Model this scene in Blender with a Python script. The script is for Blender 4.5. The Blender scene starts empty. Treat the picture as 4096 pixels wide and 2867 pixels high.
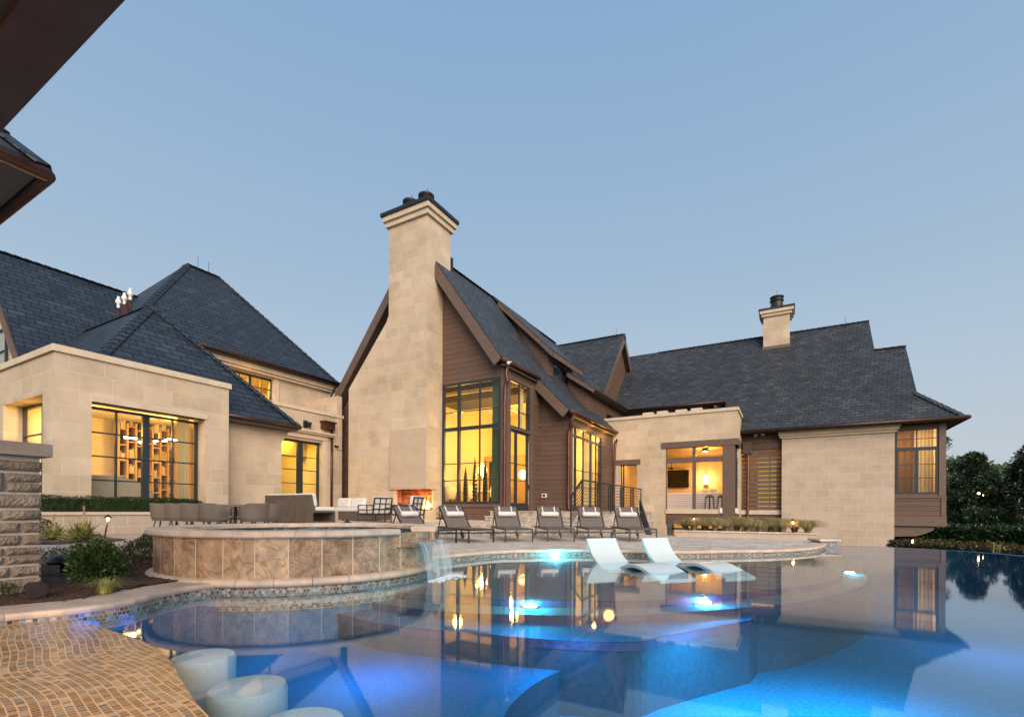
import bpy, math, random
from mathutils import Vector as V, Matrix
random.seed(7)
R_ = random.random
def U(a, b): return a + (b - a) * random.random()
PI = math.pi
# ---------------------------------------------------------------- camera model: lets points measured along sight lines be placed on real planes
F, CX, CY, ROLL, YAW, HC = 1950.0, 2048.0, 2041.0, 0.005, math.radians(29.4), 0.88
CAM = V((0, 0, HC))
fwd = V((-math.sin(YAW), math.cos(YAW), 0)); rgt = V((math.cos(YAW), math.sin(YAW), 0)); UP = V((0, 0, 1))
cX = (rgt * math.cos(ROLL) + UP * math.sin(ROLL)).normalized(); cY = (UP * math.cos(ROLL) - rgt * math.sin(ROLL)).normalized()
def ray(px, py): return fwd + cX * ((px - CX) / F) + cY * (-(py - CY) / F)
def onp(px, py, n, c):
    d = ray(px, py); n = V(n); return CAM + d * ((c - CAM.dot(n)) / d.dot(n))
def pz(px, py, z=0.0): return onp(px, py, (0, 0, 1), z)
def pX(px, py, x): return onp(px, py, (1, 0, 0), x)
def pY(px, py, y): return onp(px, py, (0, 1, 0), y)
def pD(px, py, dist):
    return CAM + ray(px, py) * dist
def unproj(p):
    q = p - CAM; d = q.dot(fwd); return (CX + F * q.dot(cX) / d, CY - F * q.dot(cY) / d)

# ---------------------------------------------------------------- objects
scene = bpy.context.scene; COL = scene.collection
def tag(o, label=None, cat=None, group=None, kind=None):
    if label: o['label'] = label
    if cat: o['category'] = cat
    if group: o['group'] = group
    if kind: o['kind'] = kind
    return o
def thing(name, label, cat, loc=(0, 0, 0), rz=0, group=None):
    o = bpy.data.objects.new(name, None); COL.objects.link(o); o.empty_display_size = .2
    o.location = loc; o.rotation_euler = (0, 0, rz)
    return tag(o, label, cat, group)
def mw(o):
    m = Matrix.Translation(o.location) @ o.rotation_euler.to_matrix().to_4x4()
    if o.parent: m = mw(o.parent) @ o.matrix_parent_inverse @ m
    return m
def copy_tree(o, parent=None):
    c = o.copy(); COL.objects.link(c)
    if parent: c.parent = parent
    for ch in list(KIDS.get(o.name, [])):
        n = copy_tree(ch, c); KIDS.setdefault(c.name, []).append(n)
    return c
KIDS = {}
class MB:
    def __init__(s): s.v = []; s.f = []; s.u = {}
    def poly(s, pts, uv=None):
        i = len(s.v); s.v += [V(p) for p in pts]; s.f.append(list(range(i, i + len(pts))))
        if uv: s.u[len(s.f) - 1] = uv
        return s
    def box(s, a, b):
        x0, x1 = sorted((a[0], b[0])); y0, y1 = sorted((a[1], b[1])); z0, z1 = sorted((a[2], b[2]))
        return s.ob(V((x0, y0, z0)), V((x1 - x0, 0, 0)), V((0, y1 - y0, 0)), V((0, 0, z1 - z0)))
    def ob(s, O, a, b, c):
        O = V(O); a = V(a); b = V(b); c = V(c)
        if a.cross(b).dot(c) < 0: a, b = b, a
        p = [O, O + a, O + a + b, O + b]; q = [x + c for x in p]; i = len(s.v); s.v += p + q
        for f in ((0, 3, 2, 1), (4, 5, 6, 7), (0, 1, 5, 4), (1, 2, 6, 5), (2, 3, 7, 6), (3, 0, 4, 7)): s.f.append([i + k for k in f])
        return s
    def cb(s, c, sx, sy, sz, rz=0, rx=0):
        m = Matrix.Rotation(rz, 3, 'Z') @ Matrix.Rotation(rx, 3, 'X')
        a = m @ V((sx, 0, 0)); b = m @ V((0, sy, 0)); d = m @ V((0, 0, sz)); return s.ob(V(c) - (a + b + d) / 2, a, b, d)
    def prism(s, pts, vec):
        pts = [V(p) for p in pts]; vec = V(vec); n = V((0, 0, 0))
        for k in range(len(pts)): n += pts[k].cross(pts[(k + 1) % len(pts)])
        if n.dot(vec) > 0: pts = pts[::-1]
        i = len(s.v); m = len(pts); s.v += pts + [p + vec for p in pts]
        s.f.append([i + k for k in range(m)]); s.f.append([i + m + k for k in reversed(range(m))])
        for k in range(m): s.f.append([i + (k + 1) % m, i + k, i + m + k, i + m + (k + 1) % m])
        return s
    def bar(s, p, q, w, h=None, up=None):
        p = V(p); q = V(q); d = q - p; h = h or w
        up = V(up) if up else (V((0, 0, 1)) if abs(d.normalized().z) < .95 else V((1, 0, 0)))
        a = d.cross(up).normalized() * w; b = a.cross(d).normalized() * h
        return s.ob(p - a / 2 - b / 2, a, b, d)
    def tube(s, pts, r, n=8, cap=True):
        pts = [V(p) for p in pts]; i0 = len(s.v); m = len(pts); rs = r if isinstance(r, (list, tuple)) else [r] * m; pa = None
        for k, p in enumerate(pts):
            d = (pts[min(k + 1, m - 1)] - pts[max(k - 1, 0)]).normalized()
            if pa is None: pa = d.cross(V((0, 0, 1)) if abs(d.z) < .9 else V((1, 0, 0)))
            a = (pa - d * pa.dot(d)).normalized(); pa = a; b = d.cross(a)
            for j in range(n):
                t = 2 * PI * j / n; s.v.append(p + a * math.cos(t) * rs[k] + b * math.sin(t) * rs[k])
        for k in range(m - 1):
            for j in range(n):
                a = i0 + k * n + j; b = i0 + k * n + (j + 1) % n; s.f.append([a, b, b + n, a + n])
        if cap: s.f.append([i0 + j for j in reversed(range(n))]); s.f.append([i0 + (m - 1) * n + j for j in range(n)])
        return s
    def lathe(s, c, prof, n=32, a0=0.0, a1=2 * PI, sx=1.0, sy=1.0):
        c = V(c); full = abs(a1 - a0 - 2 * PI) < 1e-6; k = n if full else n + 1; i0 = len(s.v); L = [0]
        for q in range(1, len(prof)): L.append(L[-1] + math.hypot(prof[q][0] - prof[q - 1][0], prof[q][1] - prof[q - 1][1]))
        for r, z in prof:
            for j in range(k):
                t = a0 + (a1 - a0) * j / n; s.v.append(c + V((r * sx * math.cos(t), r * sy * math.sin(t), z)))
        R0 = max(p[0] for p in prof)
        for q in range(len(prof) - 1):
            for j in range(n):
                a = i0 + q * k + j; b = i0 + q * k + (j + 1) % k
                s.f.append([a, b, b + k, a + k]); t0 = (a0 + (a1 - a0) * j / n) * R0; t1 = (a0 + (a1 - a0) * (j + 1) / n) * R0
                s.u[len(s.f) - 1] = [(t0, L[q]), (t1, L[q]), (t1, L[q + 1]), (t0, L[q + 1])]
        return s
    def strip(s, top, bot, flip=False, rev=False):
        L = 0; top = [V(p) for p in top]; bot = [V(p) for p in bot]
        for k in range(len(top) - 1):
            e = (top[k + 1] - top[k]).length; h = (top[k] - bot[k]).length
            q = [bot[k], bot[k + 1], top[k + 1], top[k]]; w = [(L, 0), (L + e, 0), (L + e, h), (L, h)]
            if flip: q = q[::-1]; w = w[::-1]
            s.poly(q, w); L += e
        return s
    def leaf(s, p, d, n, l, w):
        a = d * l; b = d.cross(n).normalized() * w * .5; p = V(p)
        i = len(s.v); s.v += [p, p + a * .5 + b, p + a, p + a * .5 - b]; s.f.append([i, i + 1, i + 2, i + 3])
    def build(s, name, mat, parent=None, smooth=False, bevel=0, origin=None):
        me = bpy.data.meshes.new(name); base = V((0, 0, 0)); o = bpy.data.objects.new(name, me)
        if parent is None:
            if origin is not None: base = V(origin)
            else:
                lo = [min(p[k] for p in s.v) for k in range(3)]; hi = [max(p[k] for p in s.v) for k in range(3)]
                base = V(((lo[0] + hi[0]) / 2, (lo[1] + hi[1]) / 2, lo[2]))
        me.from_pydata([p - base for p in s.v], [], s.f); o.location = base
        uvl = me.uv_layers.new(name='UVMap')
        for p in me.polygons:
            n = p.normal; w = s.u.get(p.index)
            if w is None:
                if abs(n.z) > .93: ua, va = V((1, 0, 0)), V((0, 1, 0))
                else:
                    ua = V((0, 0, 1)).cross(n)
                    ua.normalize(); va = n.cross(ua)
                w = [((q := V(me.vertices[vi].co) + base).dot(ua), q.dot(va)) for vi in p.vertices]
            for li, t in zip(p.loop_indices, w): uvl.data[li].uv = t
            p.use_smooth = bool(smooth)
        if smooth == 'auto':
            import bmesh
            bm = bmesh.new(); bm.from_mesh(me); bmesh.ops.remove_doubles(bm, verts=bm.verts, dist=1e-5); bm.to_mesh(me); bm.free(); me.set_sharp_from_angle(angle=.6)
        me.materials.append(mat); COL.objects.link(o)
        if parent is not None:
            o.parent = parent; o.matrix_parent_inverse = mw(parent).inverted(); KIDS.setdefault(parent.name, []).append(o)
        if bevel:
            b = o.modifiers.new('bevel', 'BEVEL'); b.width = bevel; b.segments = 2; b.limit_method = 'ANGLE'; b.angle_limit = .7
        return o
def S(mb, name, mat, smooth=False, bevel=0, kind='structure'):
    o = mb.build(name, mat, smooth=smooth, bevel=bevel); o['kind'] = kind; return o

# ---------------------------------------------------------------- materials
def newmat(name):
    m = bpy.data.materials.new(name); m.use_nodes = True; nt = m.node_tree; nt.nodes.clear()
    out = nt.nodes.new('ShaderNodeOutputMaterial'); return m, nt, out
class N:
    def __init__(s, nt): s.nt = nt
    def __call__(s, t, **k):
        n = s.nt.nodes.new('ShaderNode' + t)
        for a, b in k.items(): setattr(n, a, b)
        return n
    def l(s, a, b): s.nt.links.new(a, b)
    def m(s, op, a, b=None, c=None, clamp=False):
        n = s.nt.nodes.new('ShaderNodeMath'); n.operation = op; n.use_clamp = clamp
        for i, x in enumerate((a, b, c)):
            if x is None: continue
            if isinstance(x, (int, float)): n.inputs[i].default_value = x
            else: s.l(x, n.inputs[i])
        return n.outputs[0]
    def mix(s, f, a, b, mode='MIX'):
        n = s.nt.nodes.new('ShaderNodeMix'); n.data_type = 'RGBA'; n.blend_type = mode
        for sk, x in ((n.inputs[0], f), (n.inputs[6], a), (n.inputs[7], b)):
            if isinstance(x, (int, float)): sk.default_value = x
            elif isinstance(x, tuple): sk.default_value = (*x[:3], 1)
            else: s.l(x, sk)
        return n.outputs[2]
    def noise(s, vec, sc, det=4, rough=.55, dist=0):
        n = s('TexNoise'); n.inputs['Scale'].default_value = sc; n.inputs['Detail'].default_value = det; n.inputs['Roughness'].default_value = rough; n.inputs['Distortion'].default_value = dist
        if vec: s.l(vec, n.inputs['Vector'])
        return n
    def ramp(s, f, stops, const=False):
        n = s('ValToRGB'); cr = n.color_ramp
        if const: cr.interpolation = 'CONSTANT'
        while len(cr.elements) < len(stops): cr.elements.new(1)
        for e, (p, c) in zip(cr.elements, stops): e.position = p; e.color = (*c[:3], 1)
        s.l(f, n.inputs[0]); return n.outputs[0]
    def bump(s, h, st, dist=.01):
        n = s('Bump'); n.inputs['Strength'].default_value = st; n.inputs['Distance'].default_value = dist; s.l(h, n.inputs['Height']); return n.outputs[0]
def M(name, col, rough=.6, metal=0.0, var=.12, nsc=6.0, bump=0.0, bsc=60, emit=None, es=0, spec=.5, col2=None, stretch=None, trans=0, coat=0):
    m, nt, out = newmat(name); n = N(nt); b = n('BsdfPrincipled'); tc = n('TexCoord')
    vec = tc.outputs['Object']
    if stretch:
        mp = n('Mapping'); mp.inputs['Scale'].default_value = stretch; n.l(vec, mp.inputs[0]); vec = mp.outputs[0]
    ns = n.noise(vec, nsc, 5)
    c2 = col2 or tuple(min(1, c * (1 + var)) for c in col); c1 = col if col2 else tuple(c * (1 - var) for c in col)
    n.l(n.ramp(ns.outputs['Fac'], [(.35, c1), (.65, c2)]), b.inputs['Base Color'])
    b.inputs['Roughness'].default_value = rough; b.inputs['Metallic'].default_value = metal; b.inputs['Specular IOR Level'].default_value = spec
    if coat: b.inputs['Coat Weight'].default_value = coat
    if trans:
        b.inputs['Subsurface Weight'].default_value = 0
        t = n('BsdfTranslucent'); t.inputs[0].default_value = (*col, 1); mx = n('MixShader'); mx.inputs[0].default_value = trans
        n.l(b.outputs[0], mx.inputs[1]); n.l(t.outputs[0], mx.inputs[2]); n.l(mx.outputs[0], out.inputs[0])
    else: n.l(b.outputs[0], out.inputs[0])
    if bump:
        n2 = n.noise(vec, bsc, 4); n.l(n.bump(n2.outputs['Fac'], bump), b.inputs['Normal'])
    if emit: b.inputs['Emission Color'].default_value = (*emit, 1); b.inputs['Emission Strength'].default_value = es
    return m
def tiles(name, bw, bh, mort, cols, mcol, stagger=.5, rough=.7, bump=.5, bd=.01, nsc=3.0, namt=.25, slant=0.0, wave=None, vein=None, fine=0.15, spec=.4, rrow=False, metal=0, blot=0, snake=None):
    m, nt, out = newmat(name); n = N(nt); b = n('BsdfPrincipled'); tc = n('TexCoord'); vec = tc.outputs['UV']
    if wave:
        nn = n.noise(vec, wave[0], 2); sub = n('VectorMath', operation='SUBTRACT'); n.l(nn.outputs['Color'], sub.inputs[0]); sub.inputs[1].default_value = (.5, .5, .5)
        sc = n('VectorMath', operation='SCALE'); n.l(sub.outputs[0], sc.inputs[0]); sc.inputs['Scale'].default_value = wave[1]
        ad = n('VectorMath', operation='ADD'); n.l(vec, ad.inputs[0]); n.l(sc.outputs[0], ad.inputs[1]); vec2 = ad.outputs[0]
    else: vec2 = vec
    sp = n('SeparateXYZ'); n.l(vec2, sp.inputs[0]); u, v = sp.outputs[0], sp.outputs[1]
    if snake: v = n.m('ADD', v, n.m('ADD', n.m('MULTIPLY', n.m('SINE', n.m('MULTIPLY', u, snake[0])), snake[1]), n.m('MULTIPLY', n.m('SINE', n.m('ADD', n.m('MULTIPLY', u, snake[0] * 2.3), n.m('MULTIPLY', v, 1.7))), snake[1] * .35)))
    vv = n.m('DIVIDE', v, bh); row = n.m('FLOOR', vv); fv = n.m('FRACT', vv)
    uu = n.m('DIVIDE', u, bw)
    if rrow:
        w1 = n('TexWhiteNoise', noise_dimensions='1D'); n.l(row, w1.inputs['W']); uu = n.m('ADD', uu, n.m('MULTIPLY', w1.outputs[0], 7.0))
    else: uu = n.m('ADD', uu, n.m('MULTIPLY', row, stagger))
    cl = n.m('FLOOR', uu); fu = n.m('FRACT', uu)
    du = n.m('MULTIPLY', n.m('MINIMUM', fu, n.m('SUBTRACT', 1.0, fu)), bw); dv = n.m('MULTIPLY', n.m('MINIMUM', fv, n.m('SUBTRACT', 1.0, fv)), bh)
    mr = n('MapRange'); n.l(n.m('MINIMUM', du, dv), mr.inputs[0]); mr.inputs[1].default_value = mort * .35; mr.inputs[2].default_value = mort * .65
    mask = mr.outputs[0]
    cx = n('CombineXYZ'); n.l(cl, cx.inputs[0]); n.l(row, cx.inputs[1]); wn = n('TexWhiteNoise', noise_dimensions='2D'); n.l(cx.outputs[0], wn.inputs['Vector'])
    k = len(cols); col = n.ramp(wn.outputs['Value'], [(i / k, c) for i, c in enumerate(cols)], const=True)
    if vein:
        off = n('VectorMath', operation='SCALE'); n.l(wn.outputs['Color'], off.inputs[0]); off.inputs['Scale'].default_value = 9
        ad = n('VectorMath', operation='ADD'); n.l(vec, ad.inputs[0]); n.l(off.outputs[0], ad.inputs[1])
        v1 = n.noise(ad.outputs[0], vein[0], 9, .68, .9); f = n.ramp(v1.outputs['Fac'], [(.38, (0, 0, 0)), (.47, (1, 1, 1)), (.52, (.25, .25, .25)), (.6, (.9, .9, .9))])
        col = n.mix(n.m('MULTIPLY', f, vein[2]), col, vein[1], 'MIX')
        v2 = n.noise(ad.outputs[0], vein[0] * .8, 10, .7, 1.2); d = n.ramp(v2.outputs['Fac'], [(.44, (1, 1, 1)), (.485, vein[3]), (.52, (1, 1, 1))]); col = n.mix(1.0, col, d, 'MULTIPLY')
    n1 = n.noise(vec, nsc, 6, .6); lo, hi = 1 - namt, 1 + namt
    col = n.mix(1.0, col, n.ramp(n1.outputs['Fac'], [(.3, (lo, lo, lo)), (.7, (hi, hi, hi))]), 'MULTIPLY')
    if blot:
        n3 = n.noise(tc.outputs['Object'], .45, 5, .6); lo = 1 - blot
        col = n.mix(1.0, col, n.ramp(n3.outputs['Fac'], [(.35, (lo, lo * .98, lo * .95)), (.62, (1.04, 1.03, 1.02))]), 'MULTIPLY')
    n2 = n.noise(vec, 60, 5, .7)
    h = n.m('ADD', n.m('MULTIPLY', mask, 1.0), n.m('MULTIPLY', n2.outputs['Fac'], fine))
    if slant: h = n.m('ADD', h, n.m('MULTIPLY', n.m('SUBTRACT', 1.0, fv), slant)); h = n.m('ADD', h, n.m('MULTIPLY', wn.outputs['Value'], slant * .35))
    n.l(n.mix(mask, mcol, col), b.inputs['Base Color']); n.l(n.bump(h, bump, bd), b.inputs['Normal'])
    b.inputs['Roughness'].default_value = rough; b.inputs['Specular IOR Level'].default_value = spec; b.inputs['Metallic'].default_value = metal
    n.l(b.outputs[0], out.inputs[0]); return m
def glassy(name, ior, tint, rough=.0, bump=None, gcol=(1, 1, 1)):
    m, nt, out = newmat(name); n = N(nt); t = n('BsdfTransparent'); t.inputs[0].default_value = (*tint, 1); g = n('BsdfGlossy'); g.inputs['Roughness'].default_value = rough; g.inputs[0].default_value = (*gcol, 1)
    fr = n('Fresnel'); fr.inputs[0].default_value = ior; mx = n('MixShader'); ge = n('NewGeometry'); n.l(n.m('MULTIPLY', fr.outputs[0], n.m('SUBTRACT', 1.0, ge.outputs['Backfacing'])), mx.inputs[0]); n.l(t.outputs[0], mx.inputs[1]); n.l(g.outputs[0], mx.inputs[2]); n.l(mx.outputs[0], out.inputs[0])
    if bump:
        tc = n('TexCoord'); mp = n('Mapping'); mp.inputs['Scale'].default_value = bump[2]; n.l(tc.outputs['Object'], mp.inputs[0])
        bb = n.bump(n.noise(mp.outputs[0], bump[0], 3).outputs['Fac'], bump[1], .02); n.l(bb, g.inputs['Normal']); n.l(bb, fr.inputs['Normal'])
    return m
def emi(name, col, s):
    m, nt, out = newmat(name); n = N(nt); e = n('Emission'); e.inputs[0].default_value = (*col, 1); e.inputs[1].default_value = s; n.l(e.outputs[0], out.inputs[0]); return m

LS = [(.485, .385, .272), (.515, .41, .29), (.535, .425, .305), (.56, .45, .33), (.505, .41, .305), (.525, .412, .295)]
m_stone = tiles('limestone_ashlar', .72, .43, .014, LS, (.58, .475, .355), rough=.85, bump=.35, bd=.006, nsc=1.5, namt=.09, fine=.25, rrow=True, spec=.2, blot=.14)
m_stoneR = tiles('limestone_coursed', .66, .42, .02, [(.455, .365, .28), (.475, .38, .295), (.495, .40, .31), (.465, .38, .30)], (.55, .455, .365), rough=.85, bump=.3, bd=.006, nsc=1.5, namt=.08, spec=.2, blot=.05)
m_trim = M('limestone_trim', (.56, .455, .33), .8, var=.08, nsc=3, bump=.15, spec=.25)
m_panel = tiles('limestone_panel', 9, .95, .012, [(.46, .37, .29), (.50, .41, .32), (.47, .37, .27)], (.35, .28, .2), rough=.85, bump=.3, nsc=2, namt=.07, spec=.2)
SL = [(.017, .025, .040), (.021, .031, .048), (.026, .037, .055), (.023, .033, .050), (.029, .042, .062), (.019, .028, .043), (.024, .035, .054), (.020, .030, .046), (.025, .036, .055), (.022, .032, .05), (.028, .04, .06), (.021, .032, .05), (.036, .048, .064)]
m_slate = tiles('slate_shingles', .48, .25, .028, SL, (.004, .005, .006), rough=.55, bump=1.0, bd=.03, nsc=4, namt=.2, slant=.8, rrow=False, stagger=.47, spec=.4, wave=(2.5, .04), blot=.12)
SL2 = [tuple(c * k for c, k in zip(s, (1.75, 1.38, 1.05))) for s in SL]
m_slateR = tiles('slate_shingles_weathered', .42, .225, .024, SL2, (.006, .006, .006), rough=.6, bump=1.0, bd=.03, nsc=2, namt=.3, slant=.8, stagger=.43, spec=.45, wave=(2.5, .06), blot=.25)
m_side = tiles('brown_lap_siding', 40, .24, .012, [(.118, .070, .048), (.125, .074, .051), (.112, .067, .046)], (.028, .017, .013), rough=.55, bump=.7, bd=.012, nsc=2, namt=.08, slant=.7, spec=.35)
m_brown = M('brown_painted_trim', (.125, .080, .058), .5, var=.1, nsc=4, bump=.05)
m_dark = M('dark_soffit', (.06, .042, .032), .6)
m_copper = M('aged_copper', (.11, .042, .028), .38, metal=.6, var=.25, nsc=5)
m_frame = M('dark_window_frame', (.022, .028, .034), .4, var=.1)
m_glass = glassy('window_glass', 1.5, (.97, .98, .96), 0.0)
m_cream = M('interior_cream_plaster', (.66, .56, .40), .9, var=.04)
m_floorw = M('interior_wood_floor', (.25, .15, .08), .4, var=.2, stretch=(1, 12, 1))
m_oak = M('oak_shelving', (.50, .30, .13), .5, var=.2, stretch=(2, 2, 20))
m_white = M('white_cushion', (.62, .59, .55), .9, var=.05, bump=.3, bsc=200)
m_cream2 = M('cream_fabric', (.6, .52, .38), .9, var=.05, bump=.2, bsc=150)
m_green = M('teal_drape', (.07, .13, .11), .9, var=.3, stretch=(30, 30, .5), trans=.35)
m_drape = M('ivory_drape', (.55, .50, .36), .9, var=.15, stretch=(20, 20, .4), trans=.4)
m_gold = M('golden_sheer_drape', (.60, .44, .27), .9, var=.35, stretch=(14, 14, .3), trans=.4)
m_black = M('black_metal', (.014, .014, .015), .45, var=.1)
m_sling = M('taupe_mesh_sling', (.15, .118, .10), .7, var=.07, bump=.4, bsc=400, trans=.12)
m_taupe = M('taupe_woven_shell', (.145, .112, .09), .75, var=.08, bump=.4, bsc=220)
m_wick = tiles('taupe_woven_panel', .02, .012, .003, [(.115, .085, .066), (.13, .097, .075), (.105, .078, .06)], (.07, .055, .045), rough=.7, bump=.5, bd=.003)
m_wheel = M('wooden_wheel', (.22, .15, .09), .6)
m_gut = M('dark_bronze_gutter', (.045, .024, .018), .4, metal=.4, var=.2)
m_trav = M('travertine_coping', (.56, .44, .34), .55, var=.16, nsc=5, bump=.5, bsc=45)
m_deck = tiles('travertine_pavers', .62, .17, .008, [(.64, .52, .41), (.68, .56, .45), (.71, .60, .49), (.60, .49, .39), (.74, .64, .53), (.66, .54, .44), (.48, .41, .35)], (.30, .25, .21), rough=.75, bump=.35, bd=.006, nsc=2.5, namt=.2, rrow=True, spec=.22, vein=(3, (.55, .50, .45), .45, (.62, .6, .58)))
m_patio = tiles('patio_pavers', .8, .4, .008, [(.36, .31, .28), (.40, .35, .31), (.42, .37, .33)], (.25, .22, .2), rough=.55, bump=.3, nsc=2, namt=.15, rrow=True)
m_riser = tiles('travertine_risers', .42, 3, .008, [(.42, .33, .25), (.48, .39, .31), (.36, .28, .22), (.5, .43, .35)], (.5, .43, .35), rough=.5, bump=.3, vein=(4, (.6, .52, .44), .6, (.45, .38, .33)))
m_spa = tiles('travertine_spa_tiles', .335, 9, .012, [(.27, .165, .10), (.33, .215, .135), (.21, .125, .08), (.42, .30, .195), (.27, .165, .10), (.22, .135, .08), (.36, .24, .15)], (.56, .45, .34), rough=.45, bump=.4, bd=.006, nsc=4, namt=.45, vein=(4.2, (.58, .44, .29), .36, (.62, .52, .44)), spec=.35)
MO = [(.10, .055, .035), (.30, .26, .22), (.14, .085, .055), (.12, .20, .27), (.06, .035, .028), (.40, .38, .34), (.22, .15, .10), (.17, .25, .30)]
m_mos = tiles('pool_mosaic', .034, .030, .006, MO, (.36, .31, .26), rough=.42, bump=.5, bd=.003, nsc=8, namt=.2, spec=.4)
m_mosb = tiles('spa_mosaic', .05, .036, .005, [(.05, .03, .028), (.10, .20, .28), (.07, .06, .06), (.16, .27, .34), (.05, .09, .13), (.09, .05, .04)], (.10, .10, .10), rough=.15, bump=.5, bd=.003, spec=.6)
m_mosl = tiles('ledge_mosaic', .036, .034, .0055, [(.17, .09, .035), (.33, .21, .10), (.25, .14, .06), (.42, .30, .17), (.19, .18, .155), (.29, .18, .085), (.50, .38, .24), (.21, .11, .045), (.27, .23, .17)], (.72, .50, .25), rough=.28, bump=.5, bd=.003, nsc=10, namt=.12, snake=(2.9, .035), spec=.5)
m_water = glassy('pool_water', 1.42, (.78, .92, .96), .035, (1.5, .03, (1, 1, 1)))
m_spaw = glassy('spa_water', 1.33, (.8, .93, .97), .03, (5, .1, (1, 1, 1)))
m_plas = M('blue_pool_plaster', (.012, .14, .28), .8, var=.22, nsc=38, bump=.3, bsc=90)
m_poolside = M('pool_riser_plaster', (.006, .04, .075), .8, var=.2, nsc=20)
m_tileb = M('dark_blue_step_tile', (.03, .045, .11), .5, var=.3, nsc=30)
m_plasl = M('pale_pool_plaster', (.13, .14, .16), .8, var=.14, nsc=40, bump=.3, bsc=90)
m_plasd = M('deep_pool_plaster', (.004, .12, .24), .8, var=.3, nsc=25, bump=.3, bsc=90)
m_stool = M('pebble_plaster', (.55, .61, .70), .85, var=.08, nsc=90, bump=.3, bsc=120)
def _fall():
    m, nt, out = newmat('falling_water'); n = N(nt); tc = n('TexCoord'); mp = n('Mapping'); mp.inputs['Scale'].default_value = (14, 1.0, 1); n.l(tc.outputs['UV'], mp.inputs[0]); ns = n.noise(mp.outputs[0], 1.0, 4)
    t = n('BsdfTransparent'); g = n('BsdfGlossy'); g.inputs['Roughness'].default_value = .35; d = n('BsdfDiffuse'); d.inputs[0].default_value = (.8, .82, .82, 1)
    n.l(n.bump(ns.outputs['Fac'], .6, .02), g.inputs['Normal']); a = n('MixShader'); a.inputs[0].default_value = .5; n.l(g.outputs[0], a.inputs[1]); n.l(d.outputs[0], a.inputs[2])
    b = n('MixShader'); n.l(n.ramp(ns.outputs['Fac'], [(.35, (.18, .18, .18)), (.75, (.68, .68, .68))]), b.inputs[0]); n.l(t.outputs[0], b.inputs[1]); n.l(a.outputs[0], b.inputs[2]); n.l(b.outputs[0], out.inputs[0]); return m
m_fall = _fall()
m_foam = M('foam', (.7, .75, .78), .7, var=.2, nsc=12)
m_aqua = M('pale_aqua_resin', (.54, .62, .61), .35, var=.04, nsc=2, spec=.5)
m_rough = M('split_face_stone', (.15, .115, .09), .95, nsc=4.5, bump=.8, bsc=45, col2=(.36, .29, .22))
m_mort = M('mortar', (.52, .46, .40), .95, var=.1, nsc=10, bump=.4)
m_mulch = M('bark_mulch', (.035, .018, .011), .95, nsc=50, bump=1.0, bsc=90, col2=(.13, .065, .038))
m_bark2 = M('bark_chip', (.10, .05, .028), .9, var=.4, nsc=12)
m_soil = M('lawn_ground', (.035, .05, .02), .95, var=.3, nsc=3, bump=.5)
def leafm(name, a, b, tr=.25, rough=.5, nsc=9): return M(name, a, rough, nsc=nsc, col2=b, trans=tr)
m_hedge = leafm('boxwood_leaf', (.010, .028, .006), (.045, .085, .015))
m_shrub = leafm('shrub_leaf', (.02, .05, .012), (.075, .13, .03), nsc=14)
m_holly = leafm('olive_leaf', (.05, .05, .018), (.14, .12, .045), nsc=14)
m_mag = leafm('magnolia_leaf', (.005, .013, .006), (.045, .08, .034), .1, .35, nsc=1.6)
m_magr = leafm('rusty_leaf', (.08, .03, .012), (.16, .06, .02), .2, .5)
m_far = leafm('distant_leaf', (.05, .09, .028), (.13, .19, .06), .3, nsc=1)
m_fern = leafm('dark_fern_leaf', (.008, .03, .010), (.03, .085, .02), .2, nsc=5)
m_cover = leafm('bronze_groundcover', (.03, .028, .008), (.10, .075, .02), .2, nsc=5)
m_grass = leafm('ornamental_grass', (.26, .23, .07), (.66, .50, .25), .3, nsc=6)
m_yuc = M('variegated_yucca_leaf', (.13, .16, .04), .5, nsc=9, col2=(.62, .55, .18), trans=.2)
m_stalk = M('flower_stalk', (.42, .24, .16), .7, var=.3, nsc=20)
m_trunk = M('bark', (.06, .045, .035), .9, var=.4, nsc=8, bump=.8, bsc=20)
m_brick = tiles('herringbone_firebrick', .24, .07, .008, [(.38, .13, .06), (.22, .07, .035), (.46, .18, .08), (.30, .10, .05), (.12, .045, .03)], (.10, .045, .03), rough=.8, bump=.5, stagger=.5)
m_lamp = emi('warm_lamp', (1, .62, .22), 9)
m_lampw = emi('bright_bulb', (1, .74, .36), 30)
m_cyan = emi('cyan_pool_lens', (.25, .95, 1), 160)
m_blue = emi('blue_pool_lens', (.4, .62, 1), 220)
m_fire = emi('flame', (1, .45, .08), 14)
m_tv = M('tv_screen', (.008, .008, .009), .12, var=.05)
m_whitep = M('white_pvc', (.75, .73, .70), .6)
m_book = M('book_spines', (.45, .36, .22), .7, var=.6, nsc=25)
m_ceram = M('glazed_ceramic', (.55, .45, .30), .25, var=.1)
m_log = M('split_firewood', (.45, .27, .13), .8, var=.3, nsc=12)
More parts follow.
